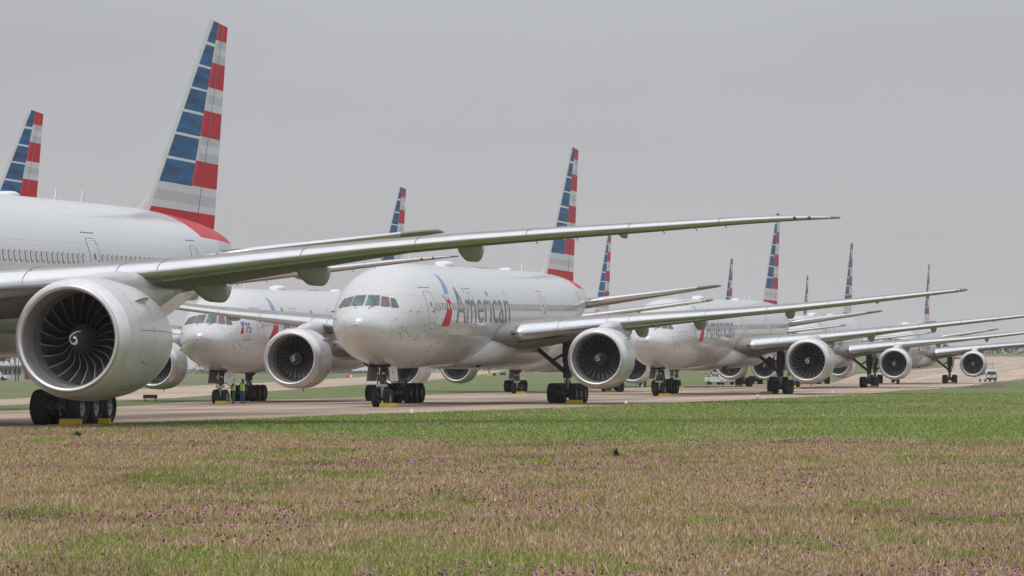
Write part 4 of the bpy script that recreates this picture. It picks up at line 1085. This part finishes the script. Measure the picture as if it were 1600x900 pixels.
# ------------------------------------------------------------------ vehicles
M['car'] = mat('vehicle_white', (.66, .67, .68), .3, 0, .03, 2, coat=.6); M['trim'] = mat('black_trim', (.03, .03, .032), .5)
M['cglass'] = mat('car_glass', (.03, .04, .045), .08, spec=.8); M['lamp'] = mat('head_lamp', (.6, .6, .6), .15, .3); M['tail'] = mat('tail_lamp', (.45, .01, .02), .25); M['amber'] = mat('amber_lens', (.6, .2, .02), .3)
def vwheel(parent, x, y, r=.38, w=.26):
    bm = bmesh.new(); wheel_mesh(bm, (0, 0, 0), r, w); o = obj('wheel', bm, [M['tyre'], M['rim']], parent); o.location = (x, y, r)
def pickup(loc, rz, lab, long=5.8):
    """x forward, z up"""
    t = empty('pickup_truck', loc, rz); tag(t, lab, 'pickup truck', 'white pickups')
    bm = bmesh.new(); L = long / 2
    prism(bm, [(-L, .55), (-L, 1.18), (L - .05, 1.12), (L, .95), (L, .48), (L - .6, .42), (-L + .5, .42)], -.97, .97, bev=.06)
    # wheel openings: dark arches
    body = obj('body', bm, M['car'], t); sharp(body, 35)
    bm = bmesh.new(); box(bm, (-L + .95, 0, 1.2), (1.62, 1.66, .12)); obj('load_bed', bm, M['trim'], t, smooth=False)
    bm = bmesh.new(); rr = []
    for (z, xa, xb, w) in ((1.1, -1.08, 1.55, .93), (1.25, -1.08, 1.35, .92), (1.80, -.92, .52, .76), (1.86, -.80, .40, .70)):
        rr.append([(xa, -w, z), (xb, -w, z), (xb + .06, 0, z), (xb, w, z), (xa, w, z)])
    loft(bm, rr); bmesh.ops.bevel(bm, geom=bm.edges[:], offset=.03, segments=1, affect='EDGES'); cab = obj('cab', bm, M['car'], t, smooth=False)
    for s in (-1, 1):
        for xa, xb, ta, tb in ((-.92, -.08, -.82, -.02), (.04, 1.15, .06, .50)):
            bm = bmesh.new(); vs = [(xa, s * .925, 1.27), (xb, s * .925, 1.27), (tb, s * .785, 1.75), (ta, s * .785, 1.75)]
            bm.faces.new([bm.verts.new((p[0], p[1] + s * .01, p[2])) for p in vs]); o = obj('side_window', bm, M['cglass'], cab, smooth=False)
        bm = bmesh.new(); box(bm, (1.05, s * 1.08, 1.32), (.12, .2, .2), bev=.03); obj('mirror', bm, M['trim'], t)
        bm = bmesh.new(); box(bm, (L - .02, s * .76, .93), (.08, .34, .18), bev=.02); obj('headlight', bm, M['lamp'], t)
        bm = bmesh.new(); box(bm, (-L + .01, s * .86, .95), (.06, .16, .34), bev=.02); obj('tail_lamp', bm, M['tail'], t)
        for x in (-.98, -.02, 1.12):
            bm = bmesh.new(); box(bm, (x, s * .972, .90), (.012, .01, .62)); obj('door_seam', bm, M['seal'], t, smooth=False)
        for x in (-.14, .96):
            bm = bmesh.new(); box(bm, (x - .05, s * .985, 1.05), (.16, .02, .035)); obj('door_handle', bm, M['trim'], t, smooth=False)
        for x in (-L + 1.15, L - .95):
            bm = bmesh.new(); revolve(bm, [(-.01, .46), (.012, .46), (.012, 0)], 'y', (x, s * .965, .46), 20); obj('wheel_arch', bm, M['black'], t)
            vwheel(t, x, s * .86)
    bm = bmesh.new(); vs = [(1.40, -.84, 1.26), (1.40, .84, 1.26), (.60, .70, 1.78), (.60, -.70, 1.78)]; bm.faces.new([bm.verts.new((p[0] + .03, p[1], p[2] + .01)) for p in vs]); obj('windscreen', bm, M['cglass'], cab, smooth=False)
    bm = bmesh.new(); box(bm, (L + .005, 0, .90), (.05, 1.1, .24), bev=.02); obj('grille', bm, M['trim'], t)
    bm = bmesh.new(); box(bm, (L + .05, 0, .58), (.14, 1.9, .20), bev=.03); obj('bumper', bm, M['gearl'], t)
    bm = bmesh.new(); box(bm, (-.1, 0, 1.92), (.5, .9, .10), bev=.03); obj('roof_beacon', bm, M['amber'], t)
    return t
x_ = (1125 - 800) / 5184 * 505
pickup((x_, 505, gz(x_, 505)), R(-60), 'white crew-cab pickup on the taxiway edge under the far wings')
x_ = (-6 - 800) / 5184 * 725
pickup((x_, 725, gz(x_, 725)), R(172), 'white pickup parked before the low office at the left edge')
# van seen from behind
x_ = 82.4
v_ = empty('panel_van', (x_, 575, gz(x_, 575)), R(96)); tag(v_, 'white van seen from behind near the farthest engine', 'van')
bm = bmesh.new(); rr = []
for x, w0, w1, zt in ((-2.75, .97, .86, 1.98), (-2.6, 1.0, .88, 2.05), (1.2, 1.0, .88, 2.05), (1.7, .99, .84, 1.75), (2.35, .95, .8, 1.15), (2.8, .85, .7, .85)):
    rr.append([(x, w0, .42), (x, w0, 1.05), (x, w1, zt - .12), (x, w1 - .14, zt), (x, -w1 + .14, zt), (x, -w1, zt - .12), (x, -w0, 1.05), (x, -w0, .42)])
loft(bm, rr); b_ = obj('body', bm, M['car'], v_); sharp(b_, 30)
bm = bmesh.new(); bm.faces.new([bm.verts.new(p) for p in ((-2.775, .80, 1.22), (-2.775, -.80, 1.22), (-2.765, -.74, 1.78), (-2.765, .74, 1.78))]); obj('rear_window', bm, M['cglass'], v_, smooth=False)
for s in (-1, 1):
    bm = bmesh.new(); box(bm, (-2.74, s * .90, 1.12), (.08, .13, .50), bev=.02); obj('tail_lamp', bm, M['tail'], v_)
    bm = bmesh.new(); box(bm, (1.5, s * 1.14, 1.25), (.14, .26, .30), bev=.04); obj('mirror', bm, M['trim'], v_)
    for x in (-1.7, 1.8): vwheel(v_, x, s * .88, .36, .24)
    bm = bmesh.new(); bm.faces.new([bm.verts.new(p) for p in ((-2.3, s * 1.003, 1.15), (1.1, s * 1.003, 1.15), (1.1, s * .915, 1.75), (-2.3, s * .915, 1.75))]); obj('side_window', bm, M['cglass'], v_, smooth=False)
bm = bmesh.new(); box(bm, (-2.80, 0, .55), (.16, 1.94, .36), bev=.05); obj('bumper', bm, M['trim'], v_)
bm = bmesh.new(); box(bm, (-2.79, 0, .98), (.02, .46, .12)); obj('number_plate', bm, M['gearl'], v_, smooth=False)
bm = bmesh.new(); box(bm, (-2.785, 0, 1.13), (.02, .5, .05)); obj('door_handle', bm, M['trim'], v_, smooth=False)
# mobile boarding stairs ahead of the van
st_ = empty('boarding_stairs'); st_.location = (86.2, 598, gz(86.2, 598)); st_.rotation_euler = (0, 0, R(-7)); tag(st_, 'grey mobile boarding stairs rising behind the white van', 'boarding stairs')
bm = bmesh.new(); box(bm, (0, 1.5, .75), (2.0, 4.6, .5), bev=.05); obj('chassis', bm, M['car'], st_)
for k in range(14):
    bm = bmesh.new(); box(bm, (0, -.6 + k * .30, 1.05 + k * .17), (1.3, .30, .05)); obj('step', bm, M['gearl'], st_, smooth=False)
for s in (-1, 1):
    bm = bmesh.new(); loft(bm, [[(s * .74, -.8, .9), (s * .78, -.8, .9), (s * .78, -.8, 1.3), (s * .74, -.8, 1.3)], [(s * .74, 3.7, 3.3), (s * .78, 3.7, 3.3), (s * .78, 3.7, 3.9), (s * .74, 3.7, 3.9)]]); obj('stringer', bm, M['gearl'], st_, smooth=False)
    bm = bmesh.new(); tube(bm, [(s * .8, -.8, 1.0), (s * .8, -.8, 2.2), (s * .8, 3.6, 4.3), (s * .8, 4.6, 4.3), (s * .8, 4.6, 3.2)], .045, 8); obj('handrail', bm, M['gearl'], st_)
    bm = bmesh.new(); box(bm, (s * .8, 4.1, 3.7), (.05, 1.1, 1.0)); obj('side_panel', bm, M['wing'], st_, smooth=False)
    for y in (-.2, 3.1):
        bm = bmesh.new(); wheel_mesh(bm, (0, 0, 0), .33, .22); bmesh.ops.rotate(bm, verts=bm.verts, matrix=Matrix.Rotation(R(90), 3, 'Z')); o = obj('wheel', bm, [M['tyre'], M['rim']], st_); o.location = (s * .85, y, .33)
bm = bmesh.new(); box(bm, (0, 4.1, 3.22), (1.6, 1.1, .08)); obj('platform', bm, M['gearl'], st_, smooth=False)
for s in (-1, 1):
    bm = bmesh.new(); tube(bm, [(s * .7, 3.9, .9), (s * .7, 3.9, 3.2)], .07, 8); obj('post', bm, M['gearl'], st_)

# ------------------------------------------------------------------ people
M['skin'] = mat('skin', (.42, .25, .17), .6); M['jean'] = mat('blue_jeans', (.09, .13, .22), .85, 0, .15, 8); M['dark'] = mat('dark_jacket', (.025, .028, .04), .85, 0, .1, 6)
M['hivis'] = mat('hi_vis_yellow', (.50, .88, .05), .7, 0, .05, 6); M['hair'] = mat('dark_hair', (.02, .015, .012), .8); M['refl'] = mat('reflective_strip', (.6, .6, .58), .4); M['boot'] = mat('boots', (.05, .035, .025), .8)
def skinned(verts, edges, radii, root=0):
    me = bpy.data.meshes.new('person'); me.from_pydata(verts, edges, []); o = link(bpy.data.objects.new('person', me))
    md = o.modifiers.new('skin', 'SKIN'); md.use_smooth_shade = True
    for i, rd in enumerate(radii): me.skin_vertices[0].data[i].radius = rd if isinstance(rd, tuple) else (rd, rd); me.skin_vertices[0].data[i].use_root = (i == root)
    o.modifiers.new('sub', 'SUBSURF').levels = 1
    bpy.context.view_layer.update()
    m2 = bpy.data.meshes.new_from_object(o.evaluated_get(bpy.context.evaluated_depsgraph_get())); bpy.data.objects.remove(o)
    m2.polygons.foreach_set('use_smooth', [True] * len(m2.polygons)); return m2
def person(loc, rz, lab, armL, armR, crouch=0, cap='dark', group=None):
    """faces +x; arms are (elbow, hand) offsets from the shoulder"""
    V = []; E_ = []; Rd = []
    def a(p, r, par=None):
        V.append(p); Rd.append(r)
        if par is not None: E_.append((par, len(V) - 1))
        return len(V) - 1
    h = .93 - crouch
    lean = .10 if crouch else .0
    pel = a((0, 0, h), (.15, .12)); wa = a((.02 + lean, 0, h + .20), (.15, .11), pel); chs = a((.03 + lean * 2, 0, h + .42), (.17, .12), wa); nk = a((.03 + lean * 3, 0, h + .56), (.06, .06), chs)
    hd0 = a((.045 + lean * 3.4, 0, h + .65), (.078, .085), nk); hd1 = a((.05 + lean * 3.6, 0, h + .75), (.085, .10), hd0); hd2 = a((.04 + lean * 3.6, 0, h + .82), (.05, .06), hd1)
    for s in (-1, 1):
        if crouch: hip = a((.02, s * .10, h - .05), .095, pel); kn = a((.34, s * .16, h + .02), .07, hip); an = a((.12, s * .15, .10), .045, kn)
        else: hip = a((0, s * .10, h - .08), .095, pel); kn = a((.03, s * .12, .50), .066, hip); an = a((-.01, s * .13, .10), .045, kn)
        a((V[an][0] + .07, s * .14, .045), .042, an); a((V[an][0] + .17, s * .15, .035), .034, len(V) - 1)
    for s, arm in ((-1, armR), (1, armL)):
        sh_ = a((V[chs][0] - .01, s * .19, V[chs][2] + .07), .065, chs); S0 = Vector(V[sh_])
        el = a(tuple(S0 + Vector(arm[0])), .045, sh_); wr = a(tuple(S0 + Vector(arm[1])), .030, el)
        d_ = (Vector(V[wr]) - Vector(V[el])).normalized(); sd = d_.cross(Vector((0, 1, 0)));
        if sd.length < .1: sd = d_.cross(Vector((1, 0, 0)))
        sd.normalize(); pm = a(tuple(Vector(V[wr]) + d_ * .07), (.035, .02), wr)
        for k, ln in enumerate((.060, .075, .070, .055)):
            f1 = a(tuple(Vector(V[pm]) + sd * (.022 * (k - 1.5)) + d_ * .03), .009, pm); a(tuple(Vector(V[f1]) + d_ * ln * .8 + Vector((.01, 0, -.01))), .008, f1)
        th = a(tuple(Vector(V[wr]) + d_ * .03 + sd * .035), .010, wr); a(tuple(Vector(V[th]) + d_ * .035 + sd * .015), .009, th)
    me = skinned(V, E_, Rd)
    for m in ('dark', 'jean', 'skin', 'boot', 'hair'): me.materials.append(M[m])
    neckz = V[nk][2]; shx = [V[i] for i in range(len(V))]
    wrists = [Vector(V[i]) for i in range(len(V)) if Rd[i] == .030]
    for p in me.polygons:
        c = p.center
        if any((c - w).length < .17 and (c - w).length >= 0 and min((c - Vector(V[pel])).length, 9) > .2 for w in wrists) and min((c - w).length for w in wrists) < .16: p.material_index = 2
        elif c.z > neckz + .02: p.material_index = 4 if (c.x < V[hd1][0] - .02 or c.z > V[hd1][2] + .05) else 2
        elif c.z < .12: p.material_index = 3
        elif c.z < h + .05: p.material_index = 1
        else: p.material_index = 0
    o = link(bpy.data.objects.new('person', me)); o.location = loc; o.rotation_euler = (0, 0, rz); tag(o, lab, 'person', group)
    # face
    bm = bmesh.new(); hx, hz = V[hd1][0], V[hd1][2]
    bmesh.ops.create_cone(bm, cap_ends=True, segments=8, radius1=.018, radius2=.006, depth=.035, matrix=Matrix.Translation((hx + .105, 0, hz - .02)) @ Matrix.Rotation(R(60), 4, 'Y')); obj('nose', bm, M['skin'], o)
    for s in (-1, 1):
        bm = bmesh.new(); bmesh.ops.create_icosphere(bm, subdivisions=1, radius=.012, matrix=Matrix.Translation((hx + .092, s * .034, hz + .01))); obj('eye', bm, M['hair'], o)
        bm = bmesh.new(); bmesh.ops.create_icosphere(bm, subdivisions=1, radius=.025, matrix=Matrix.Translation((hx, s * .088, hz)) @ Matrix.Diagonal((.6, .4, 1.1, 1))); obj('ear', bm, M['skin'], o)
    bm = bmesh.new(); box(bm, (hx + .096, 0, hz - .055), (.01, .045, .012)); obj('mouth', bm, M['sred'], o)
    # vest shell
    bm = bmesh.new(); rr = []
    for z, w, t in ((h + .02, .185, .15), (h + .12, .18, .145), (h + .19, .182, .145), (h + .34, .205, .155), (h + .40, .21, .155), (h + .50, .17, .12), (h + .545, .10, .085)):
        cx = .02 + lean * (z - h) * 4
        rr.append([(cx + t * math.cos(q_), w * math.sin(q_), z) for q_ in [2 * math.pi * k / 20 for k in range(20)]])
    loft(bm, rr, cap=False)
    for f in bm.faces:
        z = f.calc_center_median().z - h
        f.material_index = 1 if .12 < z < .19 or .34 < z < .40 else 0
    obj('vest', bm, [M['hivis'], M['refl']], o)
    bm = bmesh.new(); revolve(bm, [(hz + .02, .105), (hz + .07, .10), (hz + .11, .07), (hz + .125, 0)], 'z', (hx - .005, 0, 0), 14); box(bm, (hx + .12, 0, hz + .035), (.10, .13, .015), bev=.005); obj('cap', bm, M[cap], o)
    return o
GP = 'workers in hi-vis vests'
def at(u, y): x = (u - 800) / 5184 * y; return (x, y, gz(x, y))
person(at(365.5, 240), R(175), 'worker in a lime vest reaching out to the nose gear, dark cap', ((.10, .14, -.22), (.32, .18, -.30)), ((.26, -.02, -.12), (.52, 0, .02)), group=GP)
person(at(379, 239.5), R(60), 'worker in a lime vest and blue jeans with his back to the camera', ((-.10, .14, -.22), (.08, .12, -.40)), ((.05, -.12, -.25), (.22, 0, -.36)), cap='jean', group=GP)
person(at(340, 241.5), R(-60), 'worker in a lime vest crouching behind the nose wheels', ((.22, .05, -.15), (.42, 0, -.30)), ((.20, -.05, -.17), (.40, 0, -.32)), crouch=.42, group=GP)
person(at(1103.5, 511), R(-120), 'worker in a lime vest standing at the tail of the white pickup', ((.02, .12, -.26), (.10, .12, -.48)), ((.02, -.10, -.27), (.16, -.08, -.46)), group=GP)
person(at(1112, 511.5), R(-150), 'worker in a lime vest just behind the pickup bed, nearer its cab', ((.05, .10, -.26), (.20, .06, -.42)), ((.02, -.12, -.26), (.08, -.12, -.50)), group=GP)

# ------------------------------------------------------------------ left background: office, canopy, poles
M['cream'] = mat('cream_wall', (.48, .46, .40), .8, 0, .08, 1); M['brick'] = mat('red_brick', (.20, .085, .065), .85, 0, .2, 3); M['wglass'] = mat('office_glass', (.05, .06, .08), .15); M['roofm'] = mat('roof_edge', (.42, .42, .40), .7)
b_ = empty('office_building', (-122, 800, gz(-122, 800))); tag(b_, 'low cream office with dark windows and a brick end behind the left pickup', 'building')
bm = bmesh.new(); box(bm, (-9, 5, 1.6), (27, 10, 3.2)); obj('wall', bm, M['cream'], b_, smooth=False)
bm = bmesh.new(); box(bm, (9.5, 5, 1.55), (10, 9.6, 3.1)); obj('brick_wall', bm, M['brick'], b_, smooth=False)
bm = bmesh.new(); box(bm, (-4, 4.6, 3.35), (38, 12, .35), bev=.04); obj('roof', bm, M['roofm'], b_, smooth=False)
bm = bmesh.new(); box(bm, (-12, 7, 4.4), (14, 6, 1.8)); up = obj('upper_storey', bm, M['cream'], b_, smooth=False)
for k in range(4):
    bm = bmesh.new(); box(bm, (-17 + k * 3.3, 3.99, 4.4), (1.2, .06, 1.1)); obj('window', bm, M['wglass'], up, smooth=False)
for x in (-19.5, -17.5, -14.6, -11.9, -9.5, -4.6, -3.6, -2.6, -1.0, 0, 1, 2.2, 3.2):
    fr = None
    bm = bmesh.new(); box(bm, (x, -.02, 1.95), (.86, .1, 1.5)); fr = obj('window', bm, M['roofm'], b_, smooth=False)
    bm = bmesh.new(); box(bm, (x, -.08, 1.95), (.74, .02, 1.38)); obj('pane', bm, M['wglass'], fr, smooth=False)
c_ = empty('canopy', (-108, 690, gz(-108, 690))); tag(c_, 'grey flat canopy on tall posts before the office at the left edge', 'canopy')
bm = bmesh.new(); box(bm, (-5.2, 3, 5.75), (18, 9, .5), bev=.04); obj('roof', bm, M['roofm'], c_, smooth=False)
bm = bmesh.new(); box(bm, (-5.2, -1.55, 5.75), (18.1, .08, .3)); obj('fascia', bm, M['gear'], c_, smooth=False)
for x in (5.0, 5.55, -12):
    bm = bmesh.new(); tube(bm, [(x, -1.2, 0), (x, -1.2, 5.6)], .10, 8); obj('post', bm, M['gear'], c_)

# ------------------------------------------------------------------ trees
M['bark'] = mat('bare_bark', (.13, .115, .10), .9, 0, .2, 3); M['leafy'] = mat('sparse_spring_leaf', (.085, .115, .05), .9, 0, .3, .6); M['twig'] = mat('twig_grey', (.14, .125, .11), .9, 0, .2, .6)
def tree(u, y, h, lab, leaf='twig', seed=0, wd=1.0, group='far trees beyond the airfield'):
    rd = random.Random(seed); t = empty('tree'); place(t, u, y=y, dz=-.4); tag(t, lab, 'tree', group)
    bm = bmesh.new(); tips = []
    def branch(p, d, l, r, n):
        q = p + d * l; mid = p + d * l * .5 + Vector((rd.uniform(-.05, .05), rd.uniform(-.05, .05), 0)) * l
        tube(bm, [p, mid, q], [r, r * .8, r * .62], 5, cap=False)
        tips.append((q, n)); tips.append((mid, n))
        if n == 0: return
        for k in range(rd.choice((2, 3, 3))):
            a = rd.uniform(0, 6.28); tl = rd.uniform(.35, .85)
            nd = (d + Vector((math.cos(a), math.sin(a), rd.uniform(-.1, .35))) * tl).normalized(); branch(q, nd, l * rd.uniform(.62, .82), r * .62, n - 1)
    branch(Vector((0, 0, 0)), Vector((rd.uniform(-.08, .08), 0, 1)).normalized(), h * .28, h * .028, 4)
    obj('trunk', bm, M['bark'], t)
    bm = bmesh.new()
    for q, n in tips:
        if n > 1: continue
        for k in range(16):
            c = q + Vector((rd.gauss(0, .5) * wd, rd.gauss(0, .5), rd.gauss(0, .42))) * h * .09; sz = rd.uniform(.16, .34) * h / 9; a = rd.uniform(0, 6.28); b = rd.uniform(-1, 1)
            u1 = Vector((math.cos(a), math.sin(a), b)).normalized() * sz * 1.6; v1 = u1.cross(Vector((rd.random(), rd.random(), rd.random() + .1))).normalized() * sz * .5
            bm.faces.new([bm.verts.new(c + w) for w in (u1, v1, -u1, -v1)])
    obj('crown', bm, M[leaf], t, smooth=False)
tree(22, 880, 10.5, 'broad bare tree rising behind the office at the left edge', 'twig', 3, 1.2)
tree(44, 900, 9, 'smaller bare tree right of the broad one behind the office', 'twig', 4)
for k, (u, y, h, lf_, lab) in enumerate([(1478, 1540, 6.5, 'twig', 'bare tree seen between the two lowest wings'), (1494, 1580, 5.6, 'twig', 'faint bare tree right of the one between the wings'),
        (1536, 1500, 6.6, 'leafy', 'greenish tree just right of the farthest engine'), (1551, 1560, 5.2, 'twig', 'small faint tree above the boarding stairs'),
        (1574, 1490, 6.8, 'leafy', 'bushy grey-green tree near the right margin'), (1590, 1500, 7.6, 'leafy', 'tallest grey-green tree by the right margin'), (1608, 1480, 7.5, 'leafy', 'grey-green tree cut by the right margin')]):
    tree(u, y, h, lab, lf_, 20 + k, 1.25)
# distant wooded skyline reads as one mass
bm = bmesh.new(); rd = random.Random(5)
for k in range(5200):
    u = rd.uniform(-150, 1750); y = rd.uniform(1760, 1900); x = (u - 800) / 5184 * y; g_ = gz(x, y) - .5
    hh = (2.4 + 1.6 * math.sin(u * .021) + 1.2 * math.sin(u * .083 + 2)) * rd.uniform(.3, 1.0) + 1.4
    c = Vector((x, y, g_ + hh * rd.uniform(.15, 1)))
    for _ in range(6):
        p = c + Vector((rd.gauss(0, 1.0), rd.gauss(0, 1), rd.gauss(0, .5))); sz = rd.uniform(.3, .7)
        u1 = Vector((rd.uniform(-1, 1), rd.uniform(-1, 1), rd.uniform(-.6, .6))).normalized() * sz; v1 = u1.cross(Vector((.2, rd.random(), 1))).normalized() * sz * .7
        bm.faces.new([bm.verts.new(p + w) for w in (u1, v1, -u1, -v1)])
tag(obj('distant_woodland', bm, M['twig'], None, smooth=False), 'low faint grey woodland along the horizon', 'woodland', kind='stuff')

# ------------------------------------------------------------------ grass
def vnoise(x, y, sc, seed):
    x = x + 611.3; y = y + 207.7
    g = np.random.default_rng(seed).random((257, 257)); fx = (x / sc) % 256; fy = (y / sc) % 256
    i = np.floor(fx).astype(int); j = np.floor(fy).astype(int); a = fx - i; b = fy - j; a = a * a * (3 - 2 * a); b = b * b * (3 - 2 * b)
    return (g[i, j] * (1 - a) + g[i + 1, j] * a) * (1 - b) + (g[i, j + 1] * (1 - a) + g[i + 1, j + 1] * a) * b
def fbm(x, y, sc, seed): return .5 * vnoise(x, y, sc, seed) + .3 * vnoise(x, y, sc * .45, seed + 1) + .2 * vnoise(x, y, sc * .2, seed + 2)
def tri_mesh(name, V, C, m, quads=False):
    n = len(V); k = 4 if quads else 3
    me = bpy.data.meshes.new(name); me.vertices.add(n); me.vertices.foreach_set('co', V.astype(np.float32).ravel())
    me.loops.add(n); me.loops.foreach_set('vertex_index', np.arange(n, dtype=np.int32)); me.polygons.add(n // k)
    me.polygons.foreach_set('loop_start', np.arange(0, n, k, dtype=np.int32)); me.polygons.foreach_set('loop_total', np.full(n // k, k, np.int32))
    at_ = me.color_attributes.new('Col', 'FLOAT_COLOR', 'POINT'); at_.data.foreach_set('color', np.c_[C, np.ones(n)].astype(np.float32).ravel())
    me.update(calc_edges=True); me.materials.append(m); return link(bpy.data.objects.new(name, me))
def attr_mat(name, rough=.8, trans=0):
    m = mat(name, (.2, .2, .1), rough, spec=.15); q = NT(m); a = q.n('ShaderNodeVertexColor'); a.layer_name = 'Col'; q.t.links.new(a.outputs[0], q.b.inputs['Base Color']); return m
M['bladeg'] = attr_mat('grass_blades'); M['petal'] = attr_mat('petals', .6)
GZ = np.vectorize(lambda x, y: gz(x, y))
def blades(name, n, x, y, z, hgt, wid, col, lab, cat='grass'):
    a = rng.uniform(0, 2 * np.pi, n); ln = rng.normal(0, .6, n) * hgt; la = rng.uniform(0, 2 * np.pi, n)
    bx, by = np.cos(a) * wid / 2, np.sin(a) * wid / 2
    V = np.zeros((n, 3, 3)); V[:, 0] = np.c_[x - bx, y - by, z]; V[:, 1] = np.c_[x + bx, y + by, z]; V[:, 2] = np.c_[x + ln * np.cos(la), y + ln * np.sin(la), z + hgt]
    o = tri_mesh(name, V.reshape(-1, 3), np.repeat(col, 3, axis=0), M['bladeg']); tag(o, lab, cat, kind='stuff'); return o
DGv = np.vectorize(DG)
n = 640000
y = 26 + 96 * rng.random(n)**1.15; x = (rng.random(n) - .5) * (y * .345 + 3)
e_ = np.array([np.interp(xx, [p[1] for p in FEP[:8]], [p[0] for p in FEP[:8]]) for xx in x]) 
keep = (y < DGv(x) + rng.normal(0, 2.4, n)) & (y < e_ - .3)
x, y = x[keep], y[keep]; n = len(x)
yy = y * .45                                   # patches look stretched because the view is so low
gp = fbm(x, y * .6, 1.7, 3) + .12 * vnoise(x, y, .5, 9); gm = np.clip((gp - .615) / .10, 0, 1); tall = vnoise(x, y, 1.3, 21)
pal = np.array([[.52, .365, .24], [.40, .265, .175], [.64, .50, .35], [.22, .11, .075], [.47, .34, .19]]); ci = rng.choice(5, n, p=[.34, .26, .16, .12, .12])
col = pal[ci] * rng.uniform(.75, 1.2, (n, 1)); gr = np.array([.24, .295, .07]) * rng.uniform(.6, 1.35, (n, 1))
isg = rng.random(n) < (.21 + .6 * gm); col[isg] = gr[isg]
dk = vnoise(x, y, 2.4, 31); col *= (1.0 - .20 * np.clip((dk - .55) / .25, 0, 1))[:, None]
hg = rng.uniform(.02, .085, n) * (.7 + .7 * tall); wd = .007 + .00019 * y * rng.uniform(.6, 1.4, n)
blades('meadow_grass', n, x, y, np.zeros(n), hg, wd, col, 'dry tan and brown meadow grass filling the foreground')
n = 420000
y = 84 + 230 * rng.random(n)**1.6; x = (rng.random(n) - .5) * (y * .345 + 3)
e_ = np.array([np.interp(xx, [p[1] for p in FEP[:13]], [p[0] for p in FEP[:13]]) for xx in x])
keep = (y > DGv(x) + rng.normal(0, 2.2, n)) & (y < e_ - .15) | ((x > 12) & (y > DGv(x)) & (y < e_ - .15)); x, y = x[keep], y[keep]; n = len(x)
sp_ = fbm(x, y * .5, 6, 51); dry = np.clip((sp_ - .58) / .1, 0, 1); col = np.array([.235, .300, .085]) * rng.uniform(.6, 1.45, (n, 1)); isd = rng.random(n) < .07 + .38 * dry
col[isd] = np.array([.46, .40, .24]) * rng.uniform(.7, 1.2, (isd.sum(), 1))
blades('turf_grass', n, x, y, GZ(x, y), rng.uniform(.03, .085, n) * (.8 + .6 * vnoise(x, y, 3, 61)), (.010 + .00026 * y), col, 'short green turf between the meadow and the taxiway')
# magenta clover heads
n = 90000
y = 27 + 66 * rng.random(n); x = (rng.random(n) - .5) * (y * .345 + 3)
f = fbm(x, y * .7, 2.6, 71); band = np.exp(-((DGv(x) - y - 4.0) / 3.0)**2) * (.35 + .65 * vnoise(x, y * .2, 2.2, 75)); p_ = np.clip((f - .585) / .10, 0, 1)**1.3 * .16 + .15 * band + .004
keep = (rng.random(n) < p_) & (y < DGv(x) - .2); x, y = x[keep], y[keep]
x2 = rng.uniform(54, 84, 5000); y2 = rng.uniform(398, 455, 5000); k2 = (x2 > np.interp(y2, [p[0] for p in FEP], [p[1] for p in FEP]) + 1) & (x2 < np.interp(y2, [p[0] for p in FEP], [p[1] for p in FEP]) + 5 + 0 * y2) & (rng.random(5000) < .35); x2, y2 = x2[k2], y2[k2]
x = np.r_[x, x2]; y = np.r_[y, y2]; n = len(x); z = GZ(x, y) + rng.uniform(.05, .12, n); rr_ = np.where(y > 300, .045, .010 + .00012 * y) * rng.uniform(.7, 1.3, n)
V = np.zeros((n, 8, 3, 3)); P0 = np.c_[x, y, z]; ax = np.array([[1, 0, 0], [0, 1, 0], [-1, 0, 0], [0, -1, 0]])
for k in range(4):
    for j, up_ in enumerate((1, -1)):
        V[:, k * 2 + j, 0] = P0 + ax[k] * rr_[:, None]; V[:, k * 2 + j, 1] = P0 + ax[(k + 1) % 4] * rr_[:, None]; V[:, k * 2 + j, 2] = P0 + np.array([0, 0, up_]) * rr_[:, None] * 1.1
cc = np.array([.42, .16, .34]) * rng.uniform(.55, 1.35, (n, 1)); dk_ = rng.random(n) < .3; cc[dk_] = np.array([.16, .035, .07])
tag(tri_mesh('clover_flowers', V.reshape(-1, 3), np.repeat(cc, 24, axis=0), M['petal']), 'small magenta flower heads scattered through the meadow', 'flowers', kind='stuff')
def weed(u, y, lab, n=16, h=.22, m='weed', name='weed_plant'):
    t = empty(name); place(t, u, y=y); tag(t, lab, 'weed', 'leafy weeds in the meadow'); rd = random.Random(int(u)); bm = bmesh.new()
    for k in range(n):
        a = rd.uniform(0, 6.28); e = rd.uniform(.2, 1.2); d_ = Vector((math.cos(a) * math.cos(e), math.sin(a) * math.cos(e), math.sin(e))); sd = Vector((-math.sin(a), math.cos(a), 0)) * .03; l = h * rd.uniform(.8, 1.5)
        p = [Vector((0, 0, .02)), d_ * l * .55, d_ * l + Vector((0, 0, -.04))]
        bm.faces.new([bm.verts.new(q) for q in (p[0], p[1] + sd, p[2], p[1] - sd)])
    obj('leaves', bm, M[m], t, smooth=False)
M['weed'] = mat('dark_weed_leaf', (.035, .065, .018), .7); M['weed2'] = mat('light_weed_leaf', (.09, .17, .03), .7)
weed(962, 74, 'dark spiky weed rosette standing alone right of centre', 20, .19)
weed(121, 97, 'round bright green weed clump near the left of the meadow edge', 70, .20, 'weed2')

# ------------------------------------------------------------------ haze
hm = bpy.data.materials.new('haze'); hm.use_nodes = True; t = hm.node_tree; t.nodes.clear()
pv = t.nodes.new('ShaderNodeVolumePrincipled'); pv.inputs['Color'].default_value = (.93, .94, .96, 1); pv.inputs['Density'].default_value = .00010; pv.inputs['Anisotropy'].default_value = 0
ou = t.nodes.new('ShaderNodeOutputMaterial'); t.links.new(pv.outputs[0], ou.inputs['Volume'])
bm = bmesh.new(); box(bm, (0, 4500, 22), (18600, 9400, 54)); tag(obj('haze', bm, hm, None, smooth=False), 'thin pale haze over the airfield', 'haze', kind='stuff')
